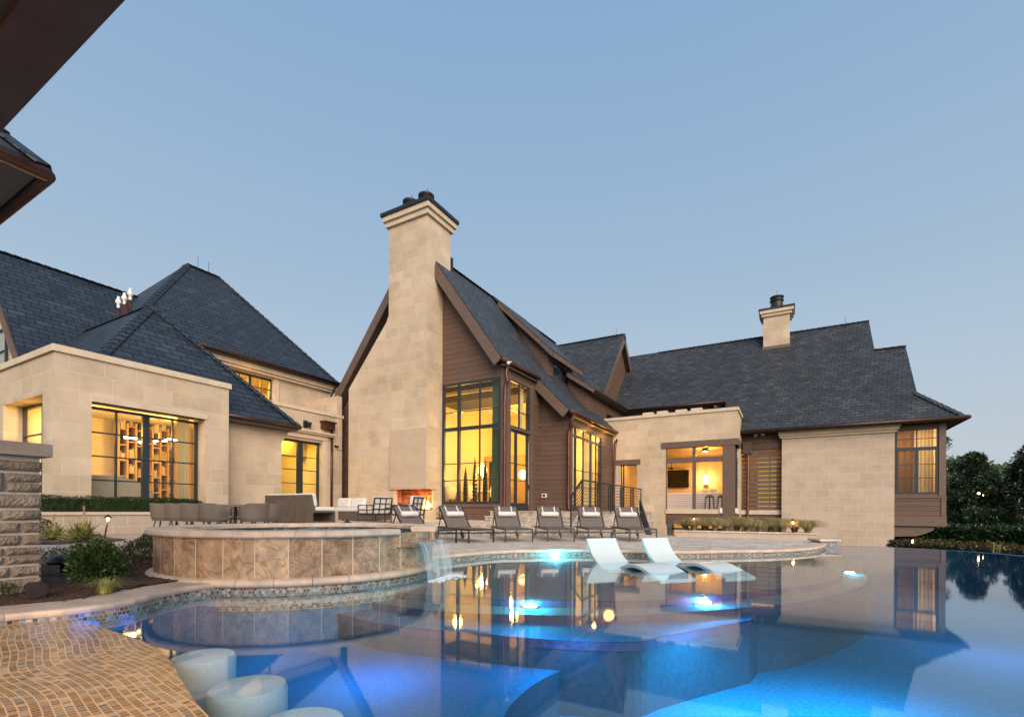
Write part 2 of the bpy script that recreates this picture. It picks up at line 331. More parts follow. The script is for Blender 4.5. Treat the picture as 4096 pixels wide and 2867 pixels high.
# ================================================================ ground, pool, paving
def z_(p, z): return V((p[0], p[1], z))
def offs(pts, d):
    out = []
    for k in range(len(pts)):
        a = pts[max(k - 1, 0)]; b = pts[min(k + 1, len(pts) - 1)]; t = V((b[0] - a[0], b[1] - a[1], 0)).normalized()
        out.append(V((pts[k][0] - t.y * d, pts[k][1] + t.x * d, pts[k][2])))
    return out
def smooth(pts, n=6):
    pts = [V(p) for p in pts]; out = []
    for k in range(len(pts) - 1):
        p0 = pts[max(k - 1, 0)]; p1 = pts[k]; p2 = pts[k + 1]; p3 = pts[min(k + 2, len(pts) - 1)]
        for j in range(n):
            t = j / n; out.append(.5 * ((2 * p1) + (p2 - p0) * t + (2 * p0 - 5 * p1 + 4 * p2 - p3) * t * t + (3 * p1 - p0 - 3 * p2 + p3) * t ** 3))
    return out + [pts[-1]]
def PZ(l, z): return [pz(a, b, z) for a, b in l]
DZ, TZ, PT = .105, .44, .22
SPC = fwd * 6.914 + rgt * -2.906; SPC.z = 0; SPR = 1.78
# deck edge (pool side), left to right
dk = smooth(PZ([(1500, 2262), (1640, 2244), (1770, 2232), (1974, 2213.5), (2131, 2209), (2340, 2207), (2714, 2213), (2915, 2210.5), (3100, 2207), (3232, 2199), (3284, 2189), (3298, 2178), (3291, 2170), (3268, 2162)], .06), 5)
dko = [z_(p, DZ) for p in offs(dk, -.0)]
dback = PZ([(3262, 2158), (3100, 2154), (2760, 2141.5), (2600, 2138)], DZ)
tE = smooth(PZ([(700, 2108), (1000, 2104), (1250, 2103), (1470, 2100), (1740, 2098), (2000, 2097), (2300, 2097), (2352, 2096)], TZ), 4)
deck = MB().prism([z_(p, DZ - 1.9) for p in dko + dback] + [z_(tE[-1] + V((.9, 1.2, 0)), DZ - 1.9), z_(tE[-1], DZ - 1.9), z_(tE[0] + V((.5, 1, 0)), DZ - 1.9), z_(tE[0], DZ - 1.9), V((-8.2, 6.4, DZ - 1.9))], (0, 0, 1.9))
S(deck, 'pool_deck', m_deck)
def coping(name, edge, zt, zb, over, w, mat, stone=.42):
    # bull-nosed coping stones laid along an edge: rounded profile swept along the line, grout gaps between stones
    mb = MB(); L = [0]
    for k in range(1, len(edge)): L.append(L[-1] + (edge[k] - edge[k - 1]).length)
    prof = [(-w, zt), (over - .02, zt), (over - .004, zt - .008), (over, (zt + zb) / 2), (over - .006, zb + .006), (over - .02, zb), (-w, zb)]
    nrm = [(offs(edge, -1)[k] - edge[k]) for k in range(len(edge))]
    def at(s):
        for k in range(1, len(edge)):
            if s <= L[k] or k == len(edge) - 1:
                t = (s - L[k - 1]) / max(1e-6, L[k] - L[k - 1]); return edge[k - 1].lerp(edge[k], min(1, t)), nrm[k - 1].lerp(nrm[k], min(1, t))
    s = 0
    while s < L[-1] - .05:
        l = U(.8, 1.2) * stone; e = min(s + l, L[-1]); q = 4; dz = U(-.003, .003)
        rings = []
        for j in range(q + 1):
            p, n = at(s + .002 + (e - s - .004) * j / q); rings.append([V((p.x + n.x * a, p.y + n.y * a, b + dz)) for a, b in prof])
        for j in range(q):
            for k in range(len(prof)):
                k2 = (k + 1) % len(prof); mb.poly([rings[j][k], rings[j + 1][k], rings[j + 1][k2], rings[j][k2]])
        mb.poly(rings[0][::-1]); mb.poly(rings[-1]); s = e
    return S(mb, name, mat, smooth=False)
coping('deck_coping', dk, DZ + .012, .055, .045, .28, m_trav, .55)
t_ = MB().strip([z_(p, .058) for p in offs(dk, -.012)], [z_(p, -.16) for p in offs(dk, -.012)]); S(t_, 'waterline_tile', m_mos)
# raised terrace with two steps towards the deck
XB_, XH = -20.4, -16.0
ter = [z_(p, 0) for p in tE] + [V((-5.3, 15.2, 0)), V((-5.3, 22.5, 0)), V((-21.5, 22.5, 0)), V((-21.5, 11.5, 0)), V((-15.8, 11.5, 0))]
m1 = MB().prism([z_(p, 0.0) for p in ter], (0, 0, TZ - .03)); S(m1, 'terrace_base', m_riser)
m1 = MB().prism([z_(p, TZ - .03) for p in offs([z_(p, 0) for p in tE], -.03)] + [z_(p, TZ - .03) for p in ter[len(tE):]], (0, 0, .03)); S(m1, 'terrace_paving', m_deck, bevel=.008)
st = offs([z_(p, 0) for p in tE], -.36)
m1 = MB().prism([z_(p, 0) for p in st] + [z_(p, 0) for p in reversed(tE)], (0, 0, .245)); S(m1, 'terrace_step_base', m_riser)
m1 = MB().prism([z_(p, .245) for p in offs(st, -.03)] + [z_(p, .245) for p in reversed(offs([z_(p, 0) for p in tE], -.001))], (0, 0, .03)); S(m1, 'terrace_step_tread', m_deck, bevel=.008)
# landing and stairs to the terrace door
for k, (y, z) in enumerate(((17.25, .86), (16.85, .65))):
    z0 = TZ + .002
    S(MB().box((-10.75 if k == 0 else -10.75, y, z0), (-5.35, 22.4 if k == 0 else 17.25, z - .035)), 'stair_riser', m_riser)
    S(MB().box((-10.78, y - .03, z - .035), (-5.32, 22.4 if k == 0 else 17.28, z)), 'stair_tread', m_deck, bevel=.006)
# patio by the planter, path, mulch beds
patio = MB().prism([V((-15.9, -1, -.3)), V((-15.9, 12, -.3)), z_(tE[0] + V((-1, 3, 0)), -.3), z_(tE[0], -.3), z_(SPC, -.3), z_(pz(540, 2190, PT), -.3), z_(pz(300, 2215, PT), -.3), z_(pz(0, 2240, PT), -.3), z_(pz(-600, 2290, PT), -.3), V((-12, -1, -.3))], (0, 0, PT + .3))
S(patio, 'patio_paving', m_patio)
def bed(name, outline, zb, hump, n=46):
    lo = [min(p.x for p in outline), min(p.y for p in outline)]; hi = [max(p.x for p in outline), max(p.y for p in outline)]; mb = MB(); g = {}
    def ins(x, y):
        c = False; j = len(outline) - 1
        for i in range(len(outline)):
            a, b = outline[i], outline[j]
            if (a.y > y) != (b.y > y) and x < (b.x - a.x) * (y - a.y) / (b.y - a.y) + a.x: c = not c
            j = i
        return c
    for i in range(n + 1):
        for j in range(n + 1):
            x = lo[0] + (hi[0] - lo[0]) * i / n; y = lo[1] + (hi[1] - lo[1]) * j / n
            if ins(x, y):
                g[i, j] = len(mb.v); mb.v.append(V((x, y, zb + hump * (.5 + .5 * math.sin(x * 2.3 + y * 3.1)) + U(-.012, .012))))
    for (i, j) in list(g):
        if (i + 1, j) in g and (i, j + 1) in g and (i + 1, j + 1) in g: mb.f.append([g[i, j], g[i + 1, j], g[i + 1, j + 1], g[i, j + 1]])
    return S(mb, name, m_mulch, smooth=True), ins, lo, hi
# coping of the near pool edge
cB = smooth(PZ([(-500, 2510), (-150, 2456), (0, 2435), (259, 2399), (511, 2363), (692, 2327), (790, 2304)], .10), 5)
cF = smooth(PZ([(-500, 2590), (-150, 2508), (60, 2475), (271, 2456), (511, 2420), (638, 2387), (760, 2362), (872, 2346)], .055), 5)
S(MB().prism([z_(p, -.9) for p in cF] + [z_(p, -.9) for p in reversed(cB)], (0, 0, .95)), 'pool_wall', m_plas)
coping('pool_coping', [z_(p, 0) for p in cF], .105, .05, .03, .42, m_trav, .75)
S(MB().strip([z_(p, .052) for p in offs(cF, -.012)], [z_(p, -.07) for p in offs(cF, -.012)]), 'coping_waterline_tile', m_mos)
mo = [z_(p, 0) for p in offs(cF, .36)] + [SPC + V((math.cos(a), math.sin(a), 0)) * (SPR + .02) for a in [math.radians(x) for x in (250, 235, 215, 195, 175, 160)]]
mo = mo + [pz(640, 2192, .1), pz(300, 2217, .1), pz(0, 2243, .1), pz(-700, 2300, .1)]
mulch, m_ins, mlo, mhi = bed('mulch_bed', mo, .088, .03, 110)
S(MB().prism([z_(p, -.3) for p in mo], (0, 0, .385)), 'soil_base', m_mulch)
mo2 = PZ([(150, 2180), (330, 2174), (470, 2168), (520, 2160), (470, 2152), (400, 2140), (250, 2136), (100, 2140), (-200, 2160)], PT)
bed('planting_bed', [V((a.x, a.y, 0)) for a in mo2], PT + .004, .03, 30)
ch = MB()
for k in range(5200):
    x = U(mlo[0], mhi[0]); y = U(mlo[1], mhi[1])
    if m_ins(x, y): ch.cb((x, y, .094 + .03 * (.5 + .5 * math.sin(x * 2.3 + y * 3.1)) + U(0, .012)), U(.012, .055), U(.004, .010), .004, U(0, 6), U(-.5, .5))
S(ch, 'bark_chips', m_bark2, kind='stuff')
# pool shell in terraces (apparent depths)
def shelf(name, line, far, zt, zb, mat):
    p = smooth(PZ(line, zt), 5) + far; e_ = smooth(PZ(line, zt), 5)
    S(MB().strip([z_(q, zt - .004) for q in offs(e_, -.01)], [z_(q, zt - .078) for q in offs(e_, -.01)]), name + '_edge_tile', m_tileb)
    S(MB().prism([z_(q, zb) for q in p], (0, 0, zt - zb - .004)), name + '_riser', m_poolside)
    return S(MB().poly([z_(q, zt) for q in p]), name, mat)
fl = [V((-1.5, 17, 0)), V((-10, 13, 0)), V((-9, 8, 0)), V((-6.2, 6.3, 0))]
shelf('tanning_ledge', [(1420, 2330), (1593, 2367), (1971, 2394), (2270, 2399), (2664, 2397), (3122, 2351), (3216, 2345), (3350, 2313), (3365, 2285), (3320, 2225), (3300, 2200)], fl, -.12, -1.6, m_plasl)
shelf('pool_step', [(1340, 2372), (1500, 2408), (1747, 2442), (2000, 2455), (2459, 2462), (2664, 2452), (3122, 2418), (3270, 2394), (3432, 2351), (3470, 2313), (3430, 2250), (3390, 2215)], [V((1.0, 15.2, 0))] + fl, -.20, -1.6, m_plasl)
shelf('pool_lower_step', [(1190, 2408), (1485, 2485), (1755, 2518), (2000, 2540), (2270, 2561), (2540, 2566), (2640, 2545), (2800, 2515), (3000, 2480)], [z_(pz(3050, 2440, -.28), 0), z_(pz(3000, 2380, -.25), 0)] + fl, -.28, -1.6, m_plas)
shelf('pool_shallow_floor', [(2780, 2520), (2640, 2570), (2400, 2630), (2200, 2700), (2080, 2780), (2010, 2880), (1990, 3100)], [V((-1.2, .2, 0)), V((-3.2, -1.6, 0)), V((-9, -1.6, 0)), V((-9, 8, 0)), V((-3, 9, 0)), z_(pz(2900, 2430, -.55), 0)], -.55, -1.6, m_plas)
S(MB().prism([V((-11, -4, -.95)), V((14, -4, -.95)), V((14, 9, -.95)), V((5, 14.2, -.95)), V((2.6, 15.6, -.95)), V((-.8, 17, -.95)), V((-11, 14, -.95))], (0, 0, -.2)), 'pool_floor', m_plasd)
inf = smooth([V((-1.2, 17.2, 0)), V((.4, 16.1, 0))] + PZ([(3330, 2180.5), (3578, 2189), (3840, 2203), (4096, 2224), (4400, 2262)], 0) + [V((8.5, 10.2, 0)), V((14, 6, 0)), V((18, -3, 0))], 5)
wp_ = [z_(p, 0) for p in inf] + [V((-3, -4, 0)), V((-4.2, -1, 0)), V((-9, -1, 0)), V((-10, 5, 0)), V((-10, 14, 0))]
S(MB().poly(wp_[::-1]), 'pool_water', m_water)
iw = offs([z_(p, 0) for p in inf], -.0); iw2 = offs([z_(p, 0) for p in inf], .25)
S(MB().prism([z_(p, -3.2) for p in iw] + [z_(p, -3.2) for p in reversed(iw2)], (0, 0, 3.192)), 'infinity_edge_wall', m_plasd)
# trough rim seen beyond the vanishing edge
S(MB().tube([z_(p, -.25) for p in offs(inf, .9)[34:]], .05, 6), 'trough_rim', m_trim)
# ground beyond
g = MB(); g.poly([(-400, -400, -3.2), (400, -400, -3.2), (400, 400, -3.2), (-400, 400, -3.2)]); S(g, 'ground', m_soil)
S(MB().prism([V((5.2, 16, -3.1)), V((12, 10, -3.1)), V((60, -10, -3.1)), V((80, 60, -3.1)), V((2, 60, -3.1)), V((4.5, 33, -3.1))], (0, 0, 2.2)), 'lawn_bank', m_soil)
S(MB().prism([V((-60, -30, -.6)), V((-12, -30, -.6)), V((-12, -1, -.6)), V((-16, -1, -.6)), V((-16.2, 12, -.6)), V((-21.6, 22, -.6)), V((-60, 40, -.6))], (0, 0, .78)), 'upper_ground', m_soil)
# wavy mosaic ledge in the foreground
led = smooth(PZ([(-260, 2500), (0, 2479), (300, 2478), (345, 2490), (430, 2515), (560, 2558), (640, 2600), (690, 2655), (722, 2712), (780, 2800), (850, 2880), (960, 3050), (1100, 3300)], .02), 6)
lp = led + [V((-1.5, .2, 0)), V((-6, .2, 0))]
L = MB(); L.poly([z_(p, .02) for p in lp], [(p.dot(rgt * .765 - fwd * .644), p.dot(rgt * .644 + fwd * .765)) for p in lp]); ls = 0
S(L, 'mosaic_ledge', m_mosl)
S(MB().strip([z_(p, .02) for p in led], [z_(p, -.9) for p in led]), 'mosaic_ledge_side', m_mosl)

# ---------------- pier at the end of the deck
t = thing('stone_pier', 'low tiled pool pier with a stone cap at the far end of the deck', 'pier', pz(3320, 2190, 0))
a = pz(3278, 2189, 0); b = pz(3362, 2190, 0); dd = (b - a); nn = V((-dd.y, dd.x, 0)).normalized() * .5
MB().ob(a + dd * .1 - V((0, 0, .3)), dd * .75, nn, V((0, 0, .45))).build('pier_body', m_mosb, t)
MB().ob(a - dd * .05 + V((0, 0, .15)) - nn * .12, dd * 1.05, nn * 1.25, V((0, 0, .06))).build('pier_cap', m_trav, t, bevel=.02)

# ---------------- spa
spa = thing('spa', 'raised round spa clad in brown travertine panels with a spillway', 'spa', SPC)
A0 = math.atan2((rgt * 1.0 + fwd * -.30).y, (rgt * 1.0 + fwd * -.30).x)   # direction of the spillway
gap = .27
MB().lathe(SPC, [(SPR - .3, -.05), (SPR - .02, -.05), (SPR - .02, .575), (SPR - .3, .575)], 96).build('spa_wall', m_spa, spa)
MB().lathe(SPC, [(SPR - .3, -.06), (SPR - .03, -.06), (SPR - .03, -1.2)], 96).build('spa_footing', m_plas, spa)
MB().lathe(SPC, [(SPR - .005, .05), (SPR - .005, -.2)], 96).build('waterline_band', m_mos, spa)
bn = MB(); k = 30
for j in range(k):
    a0 = 2 * PI * j / k + .0015; a1 = 2 * PI * (j + 1) / k - .0015
    bn.lathe(SPC, [(SPR - .03, .045), (SPR + .02, .05), (SPR + .05, .068), (SPR + .062, .095), (SPR + .05, .122), (SPR + .02, .14), (SPR - .03, .145)], 5, a0, a1)
bn.build('bullnose_ring', m_trav, spa, smooth=True)
cp = MB(); n = 34; aa = A0 + gap
for j in range(n):
    a0 = aa + (2 * PI - 2 * gap) * j / n + .001; a1 = aa + (2 * PI - 2 * gap) * (j + 1) / n - .001; dz = U(-.003, .003)
    pr = [(SPR - .28, .575), (SPR - .3, .59), (SPR - .3, .632), (SPR - .285, .648), (SPR + .035, .648), (SPR + .055, .632), (SPR + .055, .592), (SPR + .04, .575), (SPR - .28, .575)]
    pr = [(r, z + dz) for r, z in pr]; cp.lathe(SPC, pr, 5, a0, a1)
    for q in (a0, a1): cp.poly([SPC + V((r * math.cos(q), r * math.sin(q), z)) for r, z in (pr[:-1] if q == a1 else pr[-2::-1])])
cp.build('spa_coping', m_trav, spa)
MB().lathe(SPC, [(SPR - .275, .58), (SPR - .275, .1)], 96).build('inner_mosaic', m_mosb, spa)
MB().lathe(SPC, [(SPR - .28, .1), (0.01, .1)], 48).build('spa_floor', m_mosb, spa)
MB().lathe(SPC, [(SPR - .27, .505), (0.01, .505)], 48).build('spa_water', m_spaw, spa)
dA = V((math.cos(A0), math.sin(A0), 0)); tA = V((-math.sin(A0), math.cos(A0), 0)); hw = .39
sl = MB(); sl.ob(SPC + dA * (SPR - .34) - tA * (hw + .03) + V((0, 0, .42)), dA * .48, tA * (2 * hw + .06), V((0, 0, .05)))
sl.ob(SPC + dA * (SPR - .32) - tA * (hw + .09) + V((0, 0, .42)), dA * .3, tA * .06, V((0, 0, .155)))
sl.ob(SPC + dA * (SPR - .32) + tA * (hw + .03) + V((0, 0, .42)), dA * .3, tA * .06, V((0, 0, .155)))
sl.build('spillway_lip', m_spa, spa, bevel=.01)
wf = MB(); rows = []
for i in range(13):
    s = i / 12; r = SPR + .12 + .02 + .15 * s ** .55 - .0; z = .472 - .47 * s ** 1.7 if i else .478
    rows.append([SPC + dA * (r + .012 * math.sin(q * 1.7) * s) + tA * (-hw + 2 * hw * q / 20) * (1 - .06 * s) + V((0, 0, z)) for q in range(21)])
rows.insert(0, [SPC + dA * (SPR - .3) + tA * (-hw + 2 * hw * q / 20) + V((0, 0, .482)) for q in range(21)])
for i in range(len(rows) - 1):
    for q in range(20): wf.poly([rows[i][q], rows[i + 1][q], rows[i + 1][q + 1], rows[i][q + 1]], [(q * .04, i * .04), (q * .04, i * .04 + .04), (q * .04 + .04, i * .04 + .04), (q * .04 + .04, i * .04)])
wf.build('waterfall', m_fall, spa, smooth=True)
fo = MB(); c = rows[-1][10]
for i in range(150):
    a = U(0, 2 * PI); q = c + tA * (U(-1, 1) * hw * .95) + dA * abs(random.gauss(0, .10)); fo.lathe(V((q.x, q.y, .002)), [(U(.01, .035), 0), (.012, .008), (.001, .012)], 6)
fo.build('foam', m_foam, spa, smooth=True)['kind'] = 'stuff'
# ================================================================ house
house = thing('house', 'large stone and brown sided house with steep slate roofs around the pool terrace', 'house', (-12, 24, .44))
def B(axis, c0, c1, a0, a1, z0, z1, mb=None):
    mb = mb or MB()
    return mb.box((c0, a0, z0), (c1, a1, z1)) if axis == 'x' else mb.box((a0, c0, z0), (a1, c1, z1))
def wall(axis, c, th, a0, a1, z0, z1, holes, mat, name='wall', extra=None, parent=None):
    s = -1 if axis == 'x' else 1; mb = extra or MB(); A = sorted({a0, a1, *[h[0] for h in holes], *[h[1] for h in holes]}); Z = sorted({z0, z1, *[h[2] for h in holes], *[h[3] for h in holes]})
    A = [a for a in A if a0 <= a <= a1]; Z = [z for z in Z if z0 <= z <= z1]
    for i in range(len(A) - 1):
        run = None
        for j in range(len(Z) - 1):
            am = (A[i] + A[i + 1]) / 2; zm = (Z[j] + Z[j + 1]) / 2
            if any(h[0] < am < h[1] and h[2] < zm < h[3] for h in holes):
                if run is not None: B(axis, c, c + s * th, A[i], A[i + 1], run, Z[j], mb); run = None
            elif run is None: run = Z[j]
        if run is not None: B(axis, c, c + s * th, A[i], A[i + 1], run, Z[-1], mb)
    return mb.build(name, mat, parent or house)
def window(axis, c, a0, a1, z0, z1, vb=(), hb=(), fw=.06, dep=.09, name='window', mat=None, pane=True, parent=None, full=()):
    s = 1 if axis == 'x' else -1; mb = MB(); c0, c1 = c - dep / 2, c + dep / 2
    B(axis, c0, c1, a0, a0 + fw, z0, z1, mb); B(axis, c0, c1, a1 - fw, a1, z0, z1, mb); B(axis, c0, c1, a0 + fw, a1 - fw, z0, z0 + fw, mb); B(axis, c0, c1, a0 + fw, a1 - fw, z1 - fw, z1, mb)
    for v in vb:
        a, w = v[0], v[1]; lo, hi = (v[2], v[3]) if len(v) > 2 else (z0 + fw, z1 - fw); d = dep * (.46 if w < .07 else .56)
        B(axis, c - d, c + d, a - w / 2, a + w / 2, lo, hi, mb)
    for h in hb:
        z, w = h[0], h[1]; lo, hi = (h[2], h[3]) if len(h) > 2 else (a0 + fw, a1 - fw); d = dep * (.43 if w < .07 else .53)
        B(axis, c - d, c + d, lo, hi, z - w / 2, z + w / 2, mb)
    f = mb.build(name, mat or m_frame, parent or house)
    if pane: B(axis, c - .008, c + .0, a0 + fw * .5, a1 - fw * .5, z0 + fw * .5, z1 - fw * .5).build('pane', m_glass, f)
    return f
def room(x0, x1, y0, y1, z0, z1, open_, mat=None, floor=True, t=.05):
    mb = MB()
    if 'W' not in open_: mb.box((x0 - t, y0, z0), (x0, y1, z1))
    if 'E' not in open_: mb.box((x1, y0, z0), (x1 + t, y1, z1))
    if 'S' not in open_: mb.box((x0, y0 - t, z0), (x1, y0, z1))
    if 'N' not in open_: mb.box((x0, y1, z0), (x1, y1 + t, z1))
    mb.box((x0 - t, y0 - t, z1), (x1 + t, y1 + t, z1 + t)); mb.build('interior_walls', mat or m_cream, house)
    if floor: MB().box((x0 - t, y0 - t, z0 - t), (x1 + t, y1 + t, z0)).build('interior_floor', m_floorw, house)
def alight(name, loc, sx, sy, power, col=(1, .60, .20), rot=(0, 0, 0)):
    l = bpy.data.lights.new(name, 'AREA'); l.shape = 'RECTANGLE'; l.size = sx; l.size_y = sy; l.energy = power; l.color = col; o = bpy.data.objects.new(name, l); COL.objects.link(o); o.location = loc; o.rotation_euler = rot; return o
def plight(name, loc, power, col, r=.06):
    l = bpy.data.lights.new(name, 'POINT'); l.energy = power; l.color = col; l.shadow_soft_size = r; o = bpy.data.objects.new(name, l); COL.objects.link(o); o.location = loc; return o
def roofp(pts, mat, th=.10, name='roof', n=None):
    # a roof plane: slab with its underside th below
    pts = [V(p) for p in pts]; nn = V((0, 0, 0))
    for k in range(len(pts)): nn += pts[k].cross(pts[(k + 1) % len(pts)])
    nn.normalize()
    if nn.z < 0: nn = -nn
    return MB().prism(pts, -nn * th).build(name, mat, house)
def caps(p, q, mat=None, w=.34, name='ridge_tiles'):
    # overlapping saddle slates along a hip or ridge
    p, q = V(p), V(q); d = q - p; n = max(2, int(d.length / .30)); u = d.normalized(); s = u.cross(UP).normalized(); up = s.cross(u); mb = MB()
    for k in range(n):
        a = p + d * (k / n); e = d * (1.12 / n); tilt = up * .03
        for sg in (-1, 1):
            w_ = s * sg * w * .5 - up * (w * .22); mb.ob(a + up * .024 - e * 0, e - tilt, w_, up * .018)
    return mb.build(name, mat or m_slate, house)
def gutter(pts, r=.075, drop=0):
    g = MB(); g.tube(pts, r, 8); return g.build('gutter', m_gut if r > .0 and r != .09 else m_copper, house, smooth=True)
def spout(pts, r=.055):
    g = MB(); g.tube(smooth(pts, 4), r, 10); return g.build('downspout', m_copper, house, smooth=True)

# ---------------- left stone pavilion wing
XP = -15.6
ya = pX(216, 2000, XP).y; yb = pX(914, 1900, XP).y; zt = pX(216, 1403, XP).z
w0, w1 = pX(366, 1850, XP).y, pX(821, 1850, XP).y; wz = pX(366, 1605, XP).z
wall('x', XP, .45, ya, yb, .2, zt, [(w0, w1, .55, wz)], m_stone)
MB().box((XP - .5, ya - .06, zt), (XP + .06, yb + .06, zt + .17)).build('parapet_cap', m_trim, house, bevel=.01)
MB().box((XP - 6, ya - .06, zt), (XP - .5, ya + .45, zt + .17)).build('parapet_cap', m_trim, house, bevel=.01)
MB().box((XP - .2, w0 - .01, wz), (XP + .025, w1 + .06, wz + .16)).build('lintel', m_trim, house, bevel=.008)
MB().box((XP - 6, ya + .45, zt - .5), (XP - .45, yb, zt - .4)).build('roof', m_dark, house)
MB().box((XP - 1.1, yb - .45, .2), (XP - .45, yb, zt)).build('wall', m_stone, house)
MB().box((XP - 6, yb - .2, 4.45), (XP - 1.1, yb, zt)).build('wall', m_stone, house)
xw = XP - .42; Yw = lambda px, py=1850: pX(px, py, xw).y
f0 = Yw(335); f1 = Yw(789)
zr = lambda py: pX(777, py, xw).z
window('x', xw, f0, w1 - .03, .56, pX(788, 1691, xw).z + .02, [(Yw(463), .035), (Yw(581), .17), (Yw(688), .035)], [(zr(1774), .035), (zr(1855), .035), (zr(1937), .035)], fw=.07)
# return wall with the deep window
h0, h1 = pY(12, 1800, ya).x, pY(169, 1800, ya).x; hz = pY(166, 1577, ya).z
wall('y', ya, .5, XP - 6, XP - .45, .2, zt, [(h0, h1, .6, hz)], m_stone)
yd = pX(98, 1800, h0).y; wall('y', ya + .5, max(.3, yd - ya - .5), h0 - .5, XP - .45, .2, zt - .5, [(h0, h1, .6, hz)], m_trim)
window('y', yd, h0, h1, .6, hz, [((h0 + h1) / 2, .05)], [(pY(140, 1740, yd).z, .035), (pY(140, 1600, yd).z, .035), (pY(140, 1920, yd).z, .035)], fw=.07)
PH0, PH1, PHZ = h0, h1, hz
room(XP - 5.2, XP - 1.15, yd + .1, 11.3, .5, 4.0, 'ES', m_cream)
MB().box((XP - 1.15, yd, 4.0), (XP - .5, yb - .46, 4.05)).box((XP - 1.15, yd, .45), (XP - .5, yb - .46, .5)).box((XP - 1.2, yb - .45, .5), (XP - 1.15, 11.3, 4)).build('interior_walls', m_cream, house)
MB().box((XP - .46, ya + .5, .2), (XP - .45, w0, zt)).build('wall', m_cream, house)
# ---------------- set back wall and small hipped roof
XS = -16.2; C1 = pX(1190, 1703, XS + .45); ez = C1.z
q1 = pX(1126, 1774, XS); q2 = pX(1144, 1745, XS); q3 = pX(1172, 1716, XS); q0 = pX(1125, 2000, XS)
pts = [V((XS, yb - .2, .2)), V((XS, q0.y, .2)), V((XS, q0.y, q1.z)), V((XS, q0.y + (q2.y - q1.y) * .45, (q1.z + q2.z) / 2)), V((XS, q2.y, q2.z)), V((XS, (q2.y + q3.y) / 2, (q2.z + q3.z) / 2 + .06)), V((XS, q3.y, q3.z)), V((XS, q3.y + .1, ez - .12)), V((XS, yb - .2, ez - .12))]
MB().prism(pts, (-.5, 0, 0)).build('wall', m_stone, house)
MB().box((-20.4, q0.y - .5, .2), (XS - .5, q0.y, ez - .1)).build('wall', m_stone, house)
rr = ray(603, 1222); # apex: 45 degree hips from the eave corner
dd_ = (C1.y - CAM.y - (C1.x - CAM.x)) / (rr.y - rr.x); s1 = C1.x - dd_ * rr.x; za = HC + dd_ * rr.z
A = V((C1.x - s1, C1.y - s1, za)); Lc = V((C1.x, C1.y - 2 * s1, ez)); A2 = V((A.x - 7, A.y, za))
roofp([C1, A, Lc], m_slate); roofp([Lc, A, A2, V((A2.x, Lc.y, ez))], m_slate); roofp([C1, V((A2.x, C1.y, ez)), A2, A], m_slate)
caps(C1 + V((.05, .05, .02)), A); caps(Lc, A); caps(A, A2, w=.2)
gutter([C1 + V((.06, .08, -.05)), V((C1.x + .06, yb - .3, ez - .05))]); gutter([C1 + V((.06, .08, -.05)), V((-20, C1.y + .08, ez - .05))])
MB().box((XS, yb - .3, ez - .2), (C1.x + .02, C1.y, ez - .12)).build('soffit', m_dark, house)
# ---------------- tall hipped wing behind
XE = -21.5; C2 = pX(1355, 1531, XE); ez2 = C2.z
rr = ray(875, 1107); d2 = (C2.y - C2.x) / (rr.y - rr.x); s2 = C2.x - d2 * rr.x; Rr = V((C2.x - s2, C2.y - s2, HC + d2 * rr.z))
Rl = pX(749, 1056, Rr.x); Rl.z = Rr.z; yl = Rl.y - s2
EL = V((XE, yl, ez2)); BR = V((XE - 2 * s2, C2.y, ez2)); BL = V((XE - 2 * s2, yl, ez2))
roofp([C2, Rr, Rl, EL], m_slate); roofp([EL, Rl, BL], m_slate); roofp([C2, BR, Rr], m_slate); roofp([BL, Rl, Rr, BR], m_slate)
caps(C2, Rr); caps(EL, Rl); caps(Rl, Rr)
MB().bar(Rl + V((0, .5, 0)), Rl + V((0, .5, .55)), .015).build('lightning_rod', m_black, house); MB().bar(Rr + V((0, -.5, 0)), Rr + V((0, -.5, .55)), .015).build('lightning_rod', m_black, house)
gutter([C2 + V((.07, .07, -.06)), EL + V((.07, 0, -.06))], .085)
XU = XE - .55; yu = pX(1323, 1560, XU).y
uw0, uw1 = pX(920, 1500, XU).y, pX(1092, 1540, XU).y; uz1 = pX(1092, 1518, XU).z; uz0 = pX(1092, 1640, XU).z
wall('x', XU, .4, 10, yu, 3.6, ez2 - .1, [(uw0, uw1, uz0, uz1)], m_stone)
MB().box((XU, 10, ez2 - .22), (XE - .02, yu + .4, ez2 - .1)).build('soffit', m_dark, house)
MB().box((XU, 10, ez2 - .52), (XU + .22, yu + .15, ez2 - .40)).box((XU, 10, ez2 - .40), (XU + .34, yu + .25, ez2 - .30)).box((XU, 10, ez2 - .30), (XU + .40, yu + .32, ez2 - .222)).build('cornice', m_trim, house, bevel=.01)
MB().box((XU, uw0 - .35, uz1 + .12), (XU + .12, uw1 + .35, uz1 + .40)).box((XU, uw0 - .4, uz1 + .40), (XU + .22, uw1 + .45, uz1 + .50)).box((XU, uw0 - .45, uz1 + .50), (XU + .3, uw1 + .5, uz1 + .58)).box((XU, uw1 + .02, uz0), (XU + .06, uw1 + .3, uz1 + .12)).build('window_head_moulding', m_trim, house, bevel=.01)
um = pX(1005, 1540, XU).y
window('x', XU - .15, uw0, uw1, uz0, uz1, [(um, .14), ((uw0 + um) / 2, .03), ((uw1 + um) / 2, .03)], [(pX(1086, 1562, XU - .15).z, .03)], fw=.08)
room(XU - 4, XU - .45, uw0 - 1.5, uw1 + 1.5, uz0 - .3, uz1 + .15, 'E')
spout([V((XE - .1, yu - .05, ez2 - .15)), V((XE - .3, yu - .05, ez2 - .5)), V((XU + .1, yu - .05, ez2 - .9)), V((XU + .1, yu - .05, ez2 - 2.6))])
